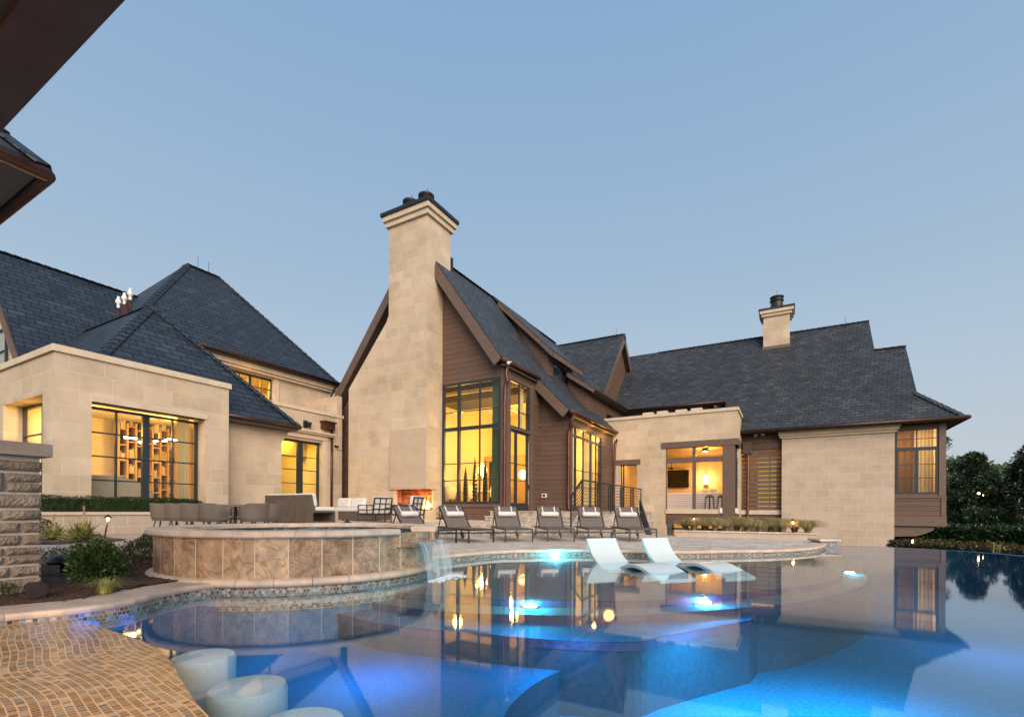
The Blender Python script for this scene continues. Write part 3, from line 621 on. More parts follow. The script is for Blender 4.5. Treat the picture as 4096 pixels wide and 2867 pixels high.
# ---------------- far left gabled roof running to the tall hip
def xr(p, x0, z0, sl): return None
XG0, ZG0 = -26.5, 10.8
slp = 1.22; yv = 6.16; P = lambda x: ZG0 - slp * (x - XG0)
roofp([V((XG0, yv, ZG0)), V((XG0, 11.9, ZG0)), V((-22.2, 9.2, P(-22.2))), V((-20.9, 9.2, P(-20.9))), V((-20.9, yv, P(-20.9)))], m_slate)
roofp([V((XG0, yv, ZG0)), V((XG0, 11.9, ZG0)), V((-32, 11.9, P(-21))), V((-32, yv, P(-21)))], m_slate)
caps(V((XG0, yv, ZG0)), V((XG0, 11.6, ZG0)))
rk = MB(); rk.bar(V((XG0, yv, ZG0 - .2)), V((-20.9, yv, P(-20.9) - .2)), .06, .3, (0, 1, 0)); rk.build('rake_board', m_brown, house)
gw = [V((XG0 - 5, 6.6, 2)), V((-20.9, 6.6, 2)), V((-20.9, 6.6, P(-20.9) - .3)), V((XG0, 6.6, ZG0 - .3)), V((XG0 - 5, 6.6, P(XG0 + 5) - .3))]
MB().prism(gw, (0, .3, 0)).build('wall', m_trim, house)
g0, g1 = pY(-60, 1340, 6.5).x, pY(24, 1340, 6.5).x; window('y', 6.52, g0, g1, pY(20, 1465, 6.5).z, pY(20, 1310, 6.5).z, [((g0 + g1) / 2, .05)], [(pY(20, 1400, 6.5).z, .03)], pane=True)
MB().box((g0, 6.56, pY(20, 1465, 6.5).z), (g1, 6.59, pY(20, 1310, 6.5).z)).build('window_blind', m_drape, house)
# flue pipes in the valley
for k, (a, b, h) in enumerate(((474, 1262, .46), (498, 1250, .5), (521, 1240, .62), (508, 1243, .45))):
    base = pX(a, b, -22.5 + .2 * k); t = thing('vent_pipe', ['white capped flue pipe nearest the slate valley, leftmost of the row', 'middle white capped flue pipe in the row at the slate valley', 'tallest white capped flue pipe at the right of the row', 'short rusty flue pipe without a white cap, behind the others'][k], 'vent pipe', base, 0, 'flue pipes in the roof valley')
    MB().lathe(base - V((0, 0, .6)), [(.085, 0), (.085, .6 + h * .62), (.0, .6 + h * .62)], 12, sx=.62, sy=.62).build('pipe', m_copper, t, smooth=True)
    if k < 3: MB().lathe(base + V((0, 0, h * .62)), [(.09, 0), (.09, .16), (.17, .2), (.17, .24), (.07, .40), (.09, .44), (.0, .46)], 14, sx=.62, sy=.62).build('cap', m_whitep, t, smooth=True)
# ---------------- french door wall
XB = -20.4; pv = pX(1369, 1675, XB); y0_ = q0.y - .6; y1_ = pX(1368, 1900, XB).y
dz1 = pX(1287, 1772, XB).z; dy0 = pX(1070, 1900, XB).y; dy1 = pX(1287, 1900, XB).y
wall('x', XB, .45, y0_ - 1, y1_, .2, pv.z, [(dy0, dy1, TZ, dz1)], m_stone)
MB().box((XB - .5, y0_ - 3, pv.z), (XB + .07, y1_ + .05, pv.z + .16)).build('parapet_cap', m_trim, house, bevel=.01)
xd = XB - .25; YD = lambda px: pX(px, 1900, xd).y
hz_ = [pX(1265, y, xd).z for y in (1834, 1885, 1937)]
dr = window('x', xd, dy0, dy1, TZ, dz1, [(YD(1198), .30), (YD(1274), .16)], [(z, .035) for z in hz_] + [(TZ + .15, .3)], fw=.1, name='french_door')
MB().bar(V((xd + .06, YD(1190), 1.55)), V((xd + .10, YD(1172), 1.55)), .03).bar(V((xd + .06, YD(1206), 1.55)), V((xd + .10, YD(1222), 1.55)), .03).build('door_handle', m_black, dr)
hm = pX(1290, 1742, XB).z
MB().box((XB, dy0 - .4, dz1 + .12), (XB + .10, dy1 + .28, dz1 + .34)).box((XB, dy0 - .5, dz1 + .34), (XB + .24, dy1 + .5, dz1 + .42)).box((XB, dy0 - .5, dz1 + .42), (XB + .32, dy1 + .6, dz1 + .50)).box((XB, dy1 + .03, TZ), (XB + .07, dy1 + .3, dz1 + .12)).build('door_surround', m_trim, house, bevel=.01)
room(XB - 4, XB - .5, dy0 - 2.5, dy1 + .4, TZ, dz1 + .4, 'E')
hx = [pX(1296, 1700, XB + .25).y, pX(1338, 1700, XB + .25).y]
MB().box((XB, hx[0], pX(1320, 1722, XB).z), (XB + .3, hx[1], pX(1320, 1697, XB).z)).box((XB, hx[0] - .06, pX(1320, 1697, XB).z), (XB + .36, hx[1] + .06, pX(1320, 1690, XB).z)).build('conductor_head', m_copper, house)
ysp = pX(1327, 1900, XB + .1).y; MB().tube([V((XB + .1, ysp, pX(1320, 1722, XB).z)), V((XB + .1, ysp, TZ))], .06, 10).build('downspout', m_copper, house, smooth=True)
sc = pX(1228, 1697, XB); t = thing('wall_lamp', 'black cylinder wall lamp above the french doors', 'wall lamp', sc)
MB().box((XB, sc.y - .22, sc.z - .18), (XB + .03, sc.y + .02, sc.z + .18)).build('backplate', m_black, t)
MB().lathe(V((XB + .16, sc.y + .02, sc.z - .16)), [(.0, 0), (.07, 0), (.08, .16), (.12, .18), (.12, .22), (.05, .27), (.0, .27)], 16).build('shade', m_black, t, smooth=True)
pw = pY(1318, 1588, 17.6); MB().box((pY(1150, 1600, 17.6).x, 17.6, 4), (pw.x + .6, 17.9, pw.z)).build('parapet_wall', m_stone, house)
cmx = pX(1343, 1785, XB + .05); t = thing('camera', 'small black bullet camera on the stone wall by the copper downspout', 'camera', cmx)
MB().tube([cmx, cmx + V((.16, .03, -.02))], .05, 8).bar(cmx + V((-.05, 0, 0)), cmx + V((.02, 0, .03)), .1).build('camera_body', m_black, t)
# ---------------- chimney house
YC, YW = 17.3, 18.45
XC = pY(1704, 2000, YC).x; XC0 = pY(1555, 1200, YC).x; XC1 = pY(1393, 2000, YC).x; ZT = pY(1704, 858, YC).z
yk = pX(1802, 1000, XC).y
chim = MB()
hx0 = pY(1577, 2000, YC).x; fz0 = pY(1700, 2042, YC).z; fz1 = pY(1699, 1949, YC).z; yf = pX(1733, 2000, XC).y
sh = [pY(1554, 1262, YC), pY(1545, 1290, YC), pY(1393, 1557, YC)]
def pr(pts, y0, y1): chim.prism([V((p[0], y0, p[1])) for p in pts], (0, y1 - y0, 0))
pr([(XC, fz1), (XC, ZT), (XC0, ZT), (XC0, sh[0].z), (sh[1].x, sh[1].z), (XC1, sh[2].z), (XC1, fz1)], YC, YW + .05)
chim.box((XC0 , YW + .05, 8.5), (XC, yk, ZT))
chim.box((XC1, YC, TZ - .1), (hx0, YW + .3, fz1)); chim.box((hx0, YC, TZ - .1), (XC, YW + .05, fz0)); chim.box((hx0, yf, fz0), (XC, YW + .05, fz1))
ck = chim.build('chimney', m_stone, house)
# the projecting panel above the hearth
pa = pY(1560, 1800, YC - .08).x; pzt = pY(1699, 1708, YC - .08).z
MB().box((pa, YC - .08, fz1 - .06), (XC + .08, YC, pzt)).box((XC, YC, fz1 - .06), (XC + .08, yf + .18, pzt)).build('hearth_hood', m_panel, house, bevel=.008)
zc = ZT
MB().box((XC0 - .12, YC - .12, zc - .02), (XC + .12, yk + .12, zc + .22)).box((XC0 - .22, YC - .22, zc + .22), (XC + .22, yk + .22, zc + .46)).build('chimney_crown', m_trim, house, bevel=.012)
MB().box((XC0 - .30, YC - .30, zc + .46), (XC + .30, yk + .30, zc + .62)).build('chimney_cap', m_black, house, bevel=.01)
for px in (1642, 1705):
    c = pY(px, 800, YC + .42); c.z = zc + .6
    MB().lathe(c, [(.34, 0), (.34, .2), (.29, .28), (.27, .45), (.37, .5), (.37, .58), (.31, .6), (.31, .52), (.0, .5)], 24).build('chimney_pot', m_black, house, smooth=True)
    MB().bar(c + V((0, .1, .4)), c + V((0, .1, .98)), .016).build('lightning_rod', m_black, house)
# firebox lining, fire
hb = MB(); k = .012
hb.box((hx0, YC + .22, fz0 + .01), (hx0 + k, yf, fz1)); hb.box((hx0, yf - k, fz0 + .01), (XC - .1, yf, fz1)); hb.box((hx0, YC + .1, fz1 - k), (XC - .1, yf, fz1))
hb.build('firebox', m_brick, house)
MB().box((hx0 + k + .001, YC, fz0), (XC - .02, yf - k, fz0 + .012)).build('hearth', m_trim, house)
fc = V((XC - .34, YC + .50, fz0 + .02)); t = thing('fire', 'log fire burning in the corner of the outdoor fireplace', 'fire', fc)
fm = MB()
for j in range(7):
    a = U(0, 6.28); b = fc + V((math.cos(a) * .16, math.sin(a) * .13, .06)); h = U(.2, .5); fm.tube([b, b + V((.03, 0, h * .4)), b + V((-.02, .02, h * .75)), b + V((.02, 0, h))], [.07, .085, .045, .005], 7)
fm.build('flames', m_fire, t, smooth=True)
lg = MB(); lg.tube([fc + V((-.3, -.1, .06)), fc + V((.3, .05, .08))], .05, 7).tube([fc + V((-.25, .14, .06)), fc + V((.26, -.12, .13))], .045, 7); lg.build('logs', m_trunk, t)
plight('fire_light', fc + V((-.1, -.2, .45)), 45, (1, .40, .10), .12)
# gable roof planes
RX, RZ = -14.6, 12.95; e1 = pY(2010, 1430, 17.9); v2 = pY(2279, 1637, 21.3); yE1 = 21.3; yE2 = 28.9
e1x, e1z = e1.x, e1.z; e2x, e2z = v2.x, v2.z
roofp([V((RX, 17.9, RZ)), V((RX, 32.5, RZ)), V((e1x, 32.5, e1z)), V((e1x, 17.9, e1z))], m_slateR)
roofp([V((e1x, yE1, e1z)), V((e1x, yE2, e1z)), V((e2x, yE2, e2z)), V((e2x, yE1, e2z))], m_slateR)
l1 = pY(1553, 1170, 17.9); l2 = pY(1303, 1650, 17.9)
roofp([V((RX, 17.9, RZ)), V((l1.x, 17.9, l1.z)), V((l1.x, 32, l1.z)), V((RX, 32, RZ))], m_slateR); roofp([V((l1.x, 17.9, l1.z)), V((l2.x, 17.9, l2.z)), V((l2.x, 32, l2.z)), V((l1.x, 32, l1.z))], m_slateR)
caps(V((RX, 19.3, RZ)), V((RX, 32, RZ)), m_slateR)
def rake(p, q, w=.36, t=.07, dn=.05, soffy=None):
    d = (q - p).normalized(); n = d.cross(V((0, 1, 0)));
    if n.z > 0: n = -n
    MB().ob(p + n * dn + V((0, -t, 0)), q - p, n * w, V((0, t, 0))).build('rake_board', m_brown, house)
    if soffy: MB().ob(p + n * (dn + w * .8), q - p, n * .03, V((0, soffy, 0))).build('soffit', m_dark, house)
rake(V((RX, 17.9, RZ)) + (V((e1x, 17.9, e1z)) - V((RX, 17.9, RZ))) * .12, V((e1x, 17.9, e1z)), .42, soffy=.5)
rake(V((e1x - .05, yE1, e1z)), V((e2x, yE1, e2z)), .42, soffy=.55)
rake(V((l1.x, 17.9, l1.z)) + V((.6, 0, .9)), V((l2.x, 17.9, l2.z)), .42, soffy=.5)
MB().box((RX + .3, YC + .6, RZ - 1.0), (RX + .36, YC + 2.0, RZ + .2)).build('flashing', m_black, house)
# gable front wall with tall corner window
bx1 = pY(2024, 1700, YW).x; XBY = bx1
gx0 = pY(1768, 1800, YW).x; gx1 = pY(2003, 1800, YW).x; gzt = pY(2000, 1503, YW).z; gzb = pY(1900, 2015, YW).z
xl = pY(1340, 1800, YW).x
up = [V((XC0 - .2, YW, gzt)), V((bx1, YW, gzt)), V((bx1, YW, e1z - .42)), V((bx1, YW, RZ - (RZ - e1z) / (e1x - RX) * (bx1 - RX) - .45)), V((XC - .2, YW, RZ - 1.364 * max(0, XC - .2 - RX) - .45)), V((XC0 - .2, YW, RZ - 1.8))]
MB().prism(up, (0, .25, 0)).build('gable_siding', m_side, house)
wall('y', YW, .25, XC - .3, bx1, TZ - .1, gzt, [(gx0, gx1, gzb, gzt - .02)], m_side, 'siding')
lw = [V((xl, YW, TZ - .1)), V((XC1 + .1, YW, TZ - .1)), V((XC1 + .1, YW, l2.z + 1.24 * (XC1 - l2.x) - .6)), V((xl, YW, l2.z + 1.24 * (xl - l2.x) - .6))]
MB().prism(lw, (0, .25, 0)).build('siding', m_side, house)
yw = YW + .06; X_ = lambda px, py=1800: pY(px, py, yw).x; Z_ = lambda py: pY(2000, py, yw).z
ztr = Z_(1700); mul = X_(1836)
window('y', yw, gx0, gx1, gzb, gzt - .02, [(mul, .12), (X_(1919), .03)], [(ztr, .16), (Z_(1629.5), .035), (Z_(1845.5), .035), (Z_(1916), .035)], fw=.12, dep=.12)
MB().box((gx0 - .1, YW - .05, gzb - .14), (bx1 + .1, YW, gzb - .02)).box((XC + .02, YW - .03, TZ), (bx1 + .05, YW, TZ + .12)).build('sill', m_brown, house)
MB().box((gx1, YW - .03, TZ), (bx1 + .03, YW + .25, gzt + .3)).build('corner_trim', m_brown, house)
# side bay with the glazed door
YS = 21.95
XD = lambda px, py=1800: pX(px, py, XBY).y
sy0, sy1 = XD(2040), XD(2120); szt = pX(2120, 1552, XBY).z; szm = pX(2120, 1728, XBY).z; dzb = .88
wall('x', XBY, .25, YW + .25, YS, TZ - .1, e1z - .1, [(sy0, sy1, szm, szt), (sy0, sy1 - .0, dzb, szm - .12)], m_side, 'siding')
xx = XBY - .05
window('x', xx, sy0, sy1, szm, szt, [(XD(2079), .03)], [(pX(2120, 1663, XBY).z, .03)], fw=.06)
md = XD(2067)
dw = window('x', xx, sy0, md, dzb, szm - .12, [], [(pX(2110, y, XBY).z, .03) for y in (1862, 1925)] + [(dzb + .17, .34)], fw=.09, name='glass_door')
dw = window('x', xx - .02, md, sy1 - .12, dzb, szm - .12, [], [(pX(2110, y, XBY).z, .03) for y in (1862, 1925)] + [(dzb + .17, .34)], fw=.09, name='glass_door')
MB().box((xx + .03, sy1 - .16, 1.9), (xx + .1, sy1 - .13, 2.1)).build('door_handle', m_black, dw)
MB().box((xx - .02, sy1 - .105, dzb + .3), (xx + .02, sy1 - .085, szm - .5)).build('weather_strip', m_whitep, house)
MB().box((XBY + .001, YW + .2, TZ), (XBY + .04, sy0 - .02, e1z - .5)).box((XBY + .001, sy1 + .02, TZ), (XBY + .04, sy1 + .3, e1z - .5)).box((XBY + .001, sy0 - .02, szm - .11), (XBY + .05, sy1 + .02, szm - .0)).build('door_trim', m_brown, house)
MB().box((XBY, 17.95, e1z - .30), (e1x + .05, YS, e1z - .24)).build('soffit', m_dark, house)
gutter([V((e1x + .06, 17.8, e1z - .08)), V((e1x + .06, yE1 + .0, e1z - .08))], .09)
g = pX(2073, 1470, e1x + .06); spout([V((e1x + .05, 18.35, e1z - .16)), V((e1x - .05, 18.3, e1z - .55)), V((XBY + .14, YW - .12, e1z - .95)), V((XBY + .02, YW - .14, e1z - 1.3)), V((XBY + .02, YW - .14, 3)), V((XBY + .02, YW - .14, TZ + .1))], .075)
# siding wall behind, follows the lower slope
XW = pY(2283, 1850, YS).x; sl2 = (e1z - e2z) / (e2x - e1x); sl1 = (RZ - e1z) / (e1x - RX)
zz = lambda x: (e1z - sl2 * (x - e1x)) if x > e1x else RZ - sl1 * (x - RX)
pts = [V((XBY, YS, TZ)), V((XW, YS, TZ)), V((XW, YS, zz(XW) - .3)), V((e1x, YS, e1z - .3)), V((XBY, YS, zz(XBY) - .3))]
MB().prism(pts, (0, .25, 0)).build('siding', m_side, house)
MB().box((XW - .32, YS - .03, .86), (XW + .02, YS, zz(XW) - .5)).build('corner_trim', m_side, house)
pv_ = pY(2177, 1981, YS - .02); t = thing('vent', 'small square vent with a white rim low on the brown siding', 'vent', pv_)
MB().box((pv_.x - .13, YS - .04, pv_.z - .09), (pv_.x + .13, YS - .001, pv_.z + .09)).build('rim', m_whitep, t); MB().box((pv_.x - .09, YS - .045, pv_.z - .055), (pv_.x + .07, YS - .038, pv_.z + .055)).build('louvre', m_black, t)
pv_ = pY(2160, 1703, YS - .06); t = thing('sensor', 'round brown sensor on the brown siding beside the glass door', 'sensor', pv_)
MB().tube([pv_ + V((0, .06, 0)), pv_ + V((0, -.08, 0))], .06, 10).tube([pv_ + V((0, -.05, -.06)), pv_ + V((0, -.05, .06))], .07, 10).build('sensor_body', m_brown, t, smooth=True)
# window wall receding to the porch
XQ = XW; xq = XQ - .06; YQ = lambda px, py=1850: pX(px, py, XQ).y; ZQ = lambda px, py: pX(px, py, XQ).z
qy0, qy1 = YQ(2287), YQ(2407); qzt = ZQ(2405.5, 1745); qzb = ZQ(2400, 2035); YPo = 28.5
wall('x', XQ, .25, YS + .25, YPo, .3, e2z - .25, [(qy0, qy1, qzb, qzt)], m_side, 'siding')
qt = ZQ(2405, 1780)
window('x', xq, qy0, qy1, qzb, qzt, [(YQ(2305), .1), (YQ(2366), .1), (YQ(2336), .03), (YQ(2387), .03)], [(qt, .12), (ZQ(2405, 1898), .03), (ZQ(2405, 1960), .03)], fw=.08)
MB().box((XQ, YS, e2z - .28), (e2x, yE2, e2z - .24)).build('soffit', m_oak, house)
gutter([V((e2x + .06, yE1 - .05, e2z - .08)), V((e2x + .06, yE2, e2z - .08))], .09)
spout([V((e2x + .05, 21.75, e2z - .14)), V((e2x - .1, 21.72, e2z - .45)), V((XW + .1, YS - .12, e2z - .75)), V((XW - .05, YS - .14, e2z - 1.0)), V((XW - .05, YS - .14, 3)), V((XW - .05, YS - .14, 1.05)), V((XW + .2, YS - .2, .93))], .075)
spout([V((e2x + .06, yE2 - .3, e2z - .14)), V((e2x + .03, yE2 - .35, e2z - .5)), V((XQ + .2, yE2 - .6, e2z - .9)), V((XQ + .15, yE2 - .6, 3)), V((XQ + .15, yE2 - .6, .9))], .07)
fl_ = pY(2036, 1451, 18.2); t = thing('floodlight', 'small silver floodlight under the gable eave', 'floodlight', fl_)
MB().tube([fl_, fl_ + V((.05, -.16, -.05))], .07, 10).tube([fl_ + V((0, .2, .1)), fl_], .03, 6).build('lamp_head', m_whitep, t, smooth=True)
# living room interior: a tall box behind both glazed faces
MB().box((-15.5, YW + .3, gzb - .1), (XBY - .3, 28.2, gzb)).box((XBY - .3, YS + .3, gzb - .1), (XQ - .3, 28.2, gzb)).build('interior_floor', m_floorw, house)
rm = MB(); rm.box((-17, YW + .3, gzb), (-16.95, 28.2, 7.1)); rm.box((-17, 28.2, gzb), (XBY - .3, 28.25, 7.1)); rm.box((XBY - .3, 28.2, gzb), (XQ - .3, 28.25, 5.1)); rm.build('interior_walls', m_cream, house)
MB().box((-17, YW + .26, 7.1), (XBY - .26, 28.2, 7.15)).build('interior_ceiling', m_cream, house)
MB().box((XBY - .26, YS + .26, 5.1), (XQ - .26, 28.2, 5.15)).build('interior_ceiling', m_cream, house)
MB().box((-15.8, 24.6, gzb), (-11.6, 24.75, 4.1)).build('wood_partition', m_oak, house)
# dormer on the lower roof
nrm = V((sl1, 0, 1)); pc = nrm.dot(V((RX, 0, RZ)))
D1 = onp(2290, 1552, nrm, pc); xdm = D1.x; dya, dyb = pX(2194, 1500, xdm).y, D1.y; dzt = pX(2194, 1416, xdm).z; dzb_ = D1.z
fw0, fw1 = pX(2212, 1490, xdm).y, pX(2275, 1510, xdm).y; fzt, fzb = pX(2212, 1447, xdm).z, pX(2275, 1549, xdm).z
wall('x', xdm, .2, dya, dyb, dzb_ - .1, dzt, [(fw0, fw1, fzb, fzt)], m_side, 'dormer')
window('x', xdm - .04, fw0, fw1, fzb, fzt, [((fw0 + fw1) / 2, .03)], [], fw=.05)
MB().box((xdm - 2, fw0 - .2, fzb - .2), (xdm - 1.95, fw1 + .2, fzt + .2)).build('interior_walls', m_cream, house)
dr0 = V((RX + .1, 0, RZ + .05)); dr1 = V((xdm + .45, 0, dzt + .0)); sd = []
MB().prism([V((xdm - .01, dya - .01, dzb_ - .2)), V((xdm - .01, dya - .01, dzt)), V((RX + .3, dya - .01, RZ - .15))], (0, .008, 0)).build('dormer_side', m_side, house)
roofp([V((dr0.x, dya - .35, dr0.z)), V((dr1.x, dya - .35, dr1.z)), V((dr1.x, dyb + .35, dr1.z)), V((dr0.x, dyb + .35, dr0.z))], m_slateR, .08)
d_ = V((dr1.x - dr0.x, 0, dr1.z - dr0.z)); MB().ob(V((dr0.x, dya - .40, dr0.z)) + d_ * .1 - V((0, 0, .33)), d_ * .9, V((0, .05, 0)), V((0, 0, .25))).ob(V((dr1.x - .02, dya - .4, dr1.z - .34)), V((0, dyb - dya + .8, 0)), V((.06, 0, 0)), V((0, 0, .26))).build('rake_board', m_brown, house)
# ---------------- cross wing with its gable end, and the main right wing
Wg = pY(2498, 1334, 34.0); Wl = pX(2416, 1568, Wg.x)
zw = Wg.z; slw = (zw - Wl.z) / (34 - Wl.y); W0x = pY(2150, 1390, 34).x
roofp([V((W0x - 4, 34, zw)), V((Wg.x, 34, zw)), V((Wg.x, Wl.y - .3, Wl.z - .3 * slw)), V((W0x - 4, Wl.y - .3, Wl.z - .3 * slw))], m_slateR)
roofp([V((W0x - 4, 34, zw)), V((Wg.x, 34, zw)), V((Wg.x, 38.5, zw - 4.5 * slw)), V((W0x - 4, 38.5, zw - 4.5 * slw))], m_slateR)
caps(V((W0x - 3, 34, zw)), V((Wg.x, 34, zw)), m_slateR)
gx = Wg.x - .35
MB().prism([V((gx, 34, zw - .35)), V((gx, 29.4, zw - .35 - 4.6 * slw)), V((gx, 38.6, zw - .35 - 4.6 * slw))], (-.2, 0, 0)).build('gable_siding', m_side, house)
for sg in (-1, 1):
    p = V((Wg.x, 34, zw)); q = V((Wg.x, 34 + sg * 4.6, zw - 4.6 * slw)); d = (q - p).normalized(); n = V((0, -sg * d.z * -1, 0))
    nn_ = d.cross(V((1, 0, 0)));
    if nn_.z > 0: nn_ = -nn_
    MB().ob(p + nn_ * .06 - V((.02, 0, 0)), q - p, nn_ * .34, V((.06, 0, 0))).build('rake_board', m_brown, house)
    MB().ob(p + nn_ * .12 - V((.34, 0, 0)), q - p, nn_ * .03, V((.32, 0, 0))).build('soffit', m_brown, house)
MB().bar(Wg + V((-.6, 0, 0)), Wg + V((-.6, 0, .5)), .015).build('lightning_rod', m_black, house)
# main right wing
YR = 31.0; YE = 30.4; C3 = pY(3863, 1660, YE); R3 = pY(3475, 1281, 37.0)
n3 = (V((1, 0, 0))).cross(V((0, R3.y - C3.y, R3.z - C3.z))).normalized(); c3 = n3.dot(C3)
on3 = lambda px, py: onp(px, py, n3, c3)
V1 = on3(3498, 1397); V2 = on3(3622, 1384); V2.z = V1.z; V2.y = V1.y; V3 = on3(3668, 1570)
E2 = on3(2905, 1599); xL = pY(2385, 1500, YE).x - 2
K = V((pY(2512, 1636, E2.y).x, E2.y, E2.z))
roofp([V((xL, 37, R3.z)), R3, V1, V2, V3, C3, V((E2.x, YE, C3.z)), E2, V((xL, E2.y, E2.z))], m_slateR, .12)
Bk = V((C3.x, 43.6, C3.z)); roofp([V((xL, 37, R3.z)), R3, V((V3.x, 43.6 - (V3.y - YE), V3.z)), V((C3.x, 43.6, C3.z)), V((xL, 43.6, C3.z))], m_slateR, .12)
V3b = V((V3.x, 43.6 - (V3.y - YE), V3.z)); roofp([V3, C3, Bk, V3b], m_slateR, .1)
MB().prism([V((V3.x - .15, V3.y, V3.z - .1)), V((V2.x - .1, 37, V2.z)), V((V3.x - .15, V3b.y, V3.z - .1))], (-.15, 0, 0)).build('gable_siding', m_side, house)
MB().prism([V((R3.x - .1, V1.y, V1.z - .1)), V((R3.x - .1, 37, R3.z - .2)), V((R3.x - .1, 74 - V1.y, V1.z - .1))], (-.15, 0, 0)).build('gable_siding', m_side, house)
roofp([V1, V2, V((V2.x, 74 - V2.y, V2.z - .02)), V((V1.x, 74 - V1.y, V1.z - .02))], m_slateR, .1)
caps(V((K.x + 1, 37, R3.z)), R3, m_slateR); caps(V1, V2, m_slateR); caps(V3, C3, m_slateR, .42)
MB().bar(R3 + V((-1.2, 0, 0)), R3 + V((-1.2, 0, .5)), .015).build('lightning_rod', m_black, house)
gutter([V((E2.x - .1, YE - .07, C3.z - .09)), C3 + V((.1, -.07, -.09))], .1); gutter([C3 + V((.1, -.07, -.09)), Bk + V((.1, 0, -.09))], .1)
gutter([E2 + V((0, -.07, -.09)), K + V((0, -.07, -.09))], .1)
# eave running toward the viewer over the upper side wall
k1 = pX(2377, 1552, K.x); gutter([K + V((0, -.07, -.09)), V((K.x, k1.y, K.z - .09))], .1)
sk_ = .69; kz = lambda x: K.z + (K.x - x) * sk_
roofp([V((K.x, k1.y, K.z)), V((K.x, K.y + 1, K.z)), V((-13.7, K.y + 1, kz(-13.7))), V((-13.7, dyb + .4, kz(-13.7))), V((-11.0, dyb + .4, kz(-11.0))), V((-11.0, k1.y, kz(-11.0)))], m_slateR, .08)
MB().ob(V((K.x, k1.y - .05, K.z - .30)), V((-1.65, 0, 1.65 * sk_)), V((0, .05, 0)), V((0, 0, .24))).build('rake_board', m_brown, house)
MB().box((K.x - .45, k1.y + .3, K.z - .22), (K.x, K.y, K.z - .16)).box((K.x - .45, K.y, E2.z - .22), (E2.x, K.y + .5, E2.z - .16)).build('soffit', m_dark, house)
xs = K.x - .45; a0, a1 = pX(2427, 1690, xs).y, pX(2448, 1690, xs).y
wall('x', xs, .2, k1.y + .4, K.y + .4, 5.2, K.z - .15, [(a0, a1, K.z - 1.9, K.z - .75)], m_side, 'siding'); window('x', xs - .04, a0, a1, K.z - 1.9, K.z - .75, fw=.05)
MB().prism([V((xs, k1.y + .38, 5.2)), V((-11.1, k1.y + .38, 5.2)), V((-11.1, k1.y + .38, kz(-11.1) - .12)), V((xs, k1.y + .38, kz(xs) - .12))], (0, .015, 0)).build('siding', m_side, house)
yq_ = K.y + .45; cl = [(pY(a, 1640, yq_).x, pY(b, 1640, yq_).x) for a, b in ((2546, 2604), (2606, 2664), (2680, 2746), (2748, 2806))]
wall('y', yq_, .2, K.x - .5, E2.x - .3, 5.0, E2.z - .15, [(a, b, E2.z - 1.7, E2.z - .32) for a, b in cl], m_side, 'siding')
for a, b in cl: window('y', yq_ + .05, a, b, E2.z - 1.7, E2.z - .32, fw=.07)
MB().box((E2.x - .3, E2.y + .3, C3.z - .3), (E2.x - .1, YR + 2, E2.z)).build('siding', m_side, house) if False else None
fl_ = pY(2868, 1625, K.y + .2); t = thing('floodlight', 'pair of black floodlight heads under the long upper eave', 'floodlight', fl_)
MB().cb(fl_ + V((-.1, 0, 0)), .2, .2, .16, .3).cb(fl_ + V((.14, 0, 0)), .2, .2, .16, -.3).build('lamp_head', m_black, t)
# chimney on the right roof
cb_ = on3(3106, 1389); cx0, cx1 = pY(3053, 1389, cb_.y).x, pY(3159, 1389, cb_.y).x; ct = pY(3106, 1262, cb_.y).z
MB().box((cx0, cb_.y, cb_.z - 1.5), (cx1, cb_.y + 1.3, ct)).build('chimney', m_stone, house)
MB().box((cx0 - .06, cb_.y - .06, cb_.z - .3), (cx1 + .06, cb_.y + .6, cb_.z + .12)).build('flashing', m_brown, house)
MB().box((cx0 - .12, cb_.y - .12, ct), (cx1 + .12, cb_.y + 1.42, ct + .18)).box((cx0 - .22, cb_.y - .22, ct + .18), (cx1 + .22, cb_.y + 1.52, ct + .40)).build('chimney_crown', m_trim, house, bevel=.012)
MB().box((cx0 - .28, cb_.y - .28, ct + .40), (cx1 + .28, cb_.y + 1.58, ct + .50)).build('chimney_cap', m_black, house)
c = V(((cx0 + cx1) / 2, cb_.y + .65, ct + .5)); MB().lathe(c, [(.46, 0), (.40, .1), (.36, .5), (.33, .6), (.42, .64), (.42, .70), (.34, .72), (.34, .84), (.42, .87), (.42, .93), (.3, .95), (0, .9)], 24).build('chimney_pot', m_black, house, smooth=True)
MB().bar(c + V((0, 0, .9)), c + V((0, 0, 1.4)), .015).build('lightning_rod', m_black, house)
# ---------------- porch block
YPo = 28.5; px_ = lambda a, b=1850: pY(a, b, YPo).x; pz_ = lambda a, b: pY(a, b, YPo).z
PX1 = px_(2949); ptz = pz_(2920, 1642)
d0, d1 = px_(2481), px_(2549); dzt_ = pz_(2520, 1858); LF = .9
o0, o1 = px_(2663), px_(2892); ozt = pz_(2780, 1787); ozb = pz_(2780, 2036); sz0 = pz_(2780, 2054); bz0 = pz_(2700, 2090)
wall('y', YPo, .4, px_(2405), PX1, -3.2, ptz, [(d0, d1, LF, dzt_), (o0, PX1, -3.2, ozt)], m_stone)
MB().box((px_(2405), YPo - .07, ptz), (PX1 + .07, YPo + .45, ptz + .17)).box((PX1 - .4, YPo + .45, ptz), (PX1 + .07, YR + .3, ptz + .17)).build('parapet_cap', m_trim, house, bevel=.01)
wall('x', PX1, .4, YPo + .4, YR + .3, -3.2, ptz, [(YPo + .4, YR - 1.0, -3.2, ozt)], m_stone)
for a, b, tp in ((2561, 2602, 1652), (2618, 2660, 1646), (2694, 2738, 1640), (2756, 2801, 1634)):
    MB().box((px_(a), YPo + .5, ptz - .2), (px_(b), YPo + .9, pY(a, tp, YPo + .5).z)).build('parapet_block', m_trim, house)
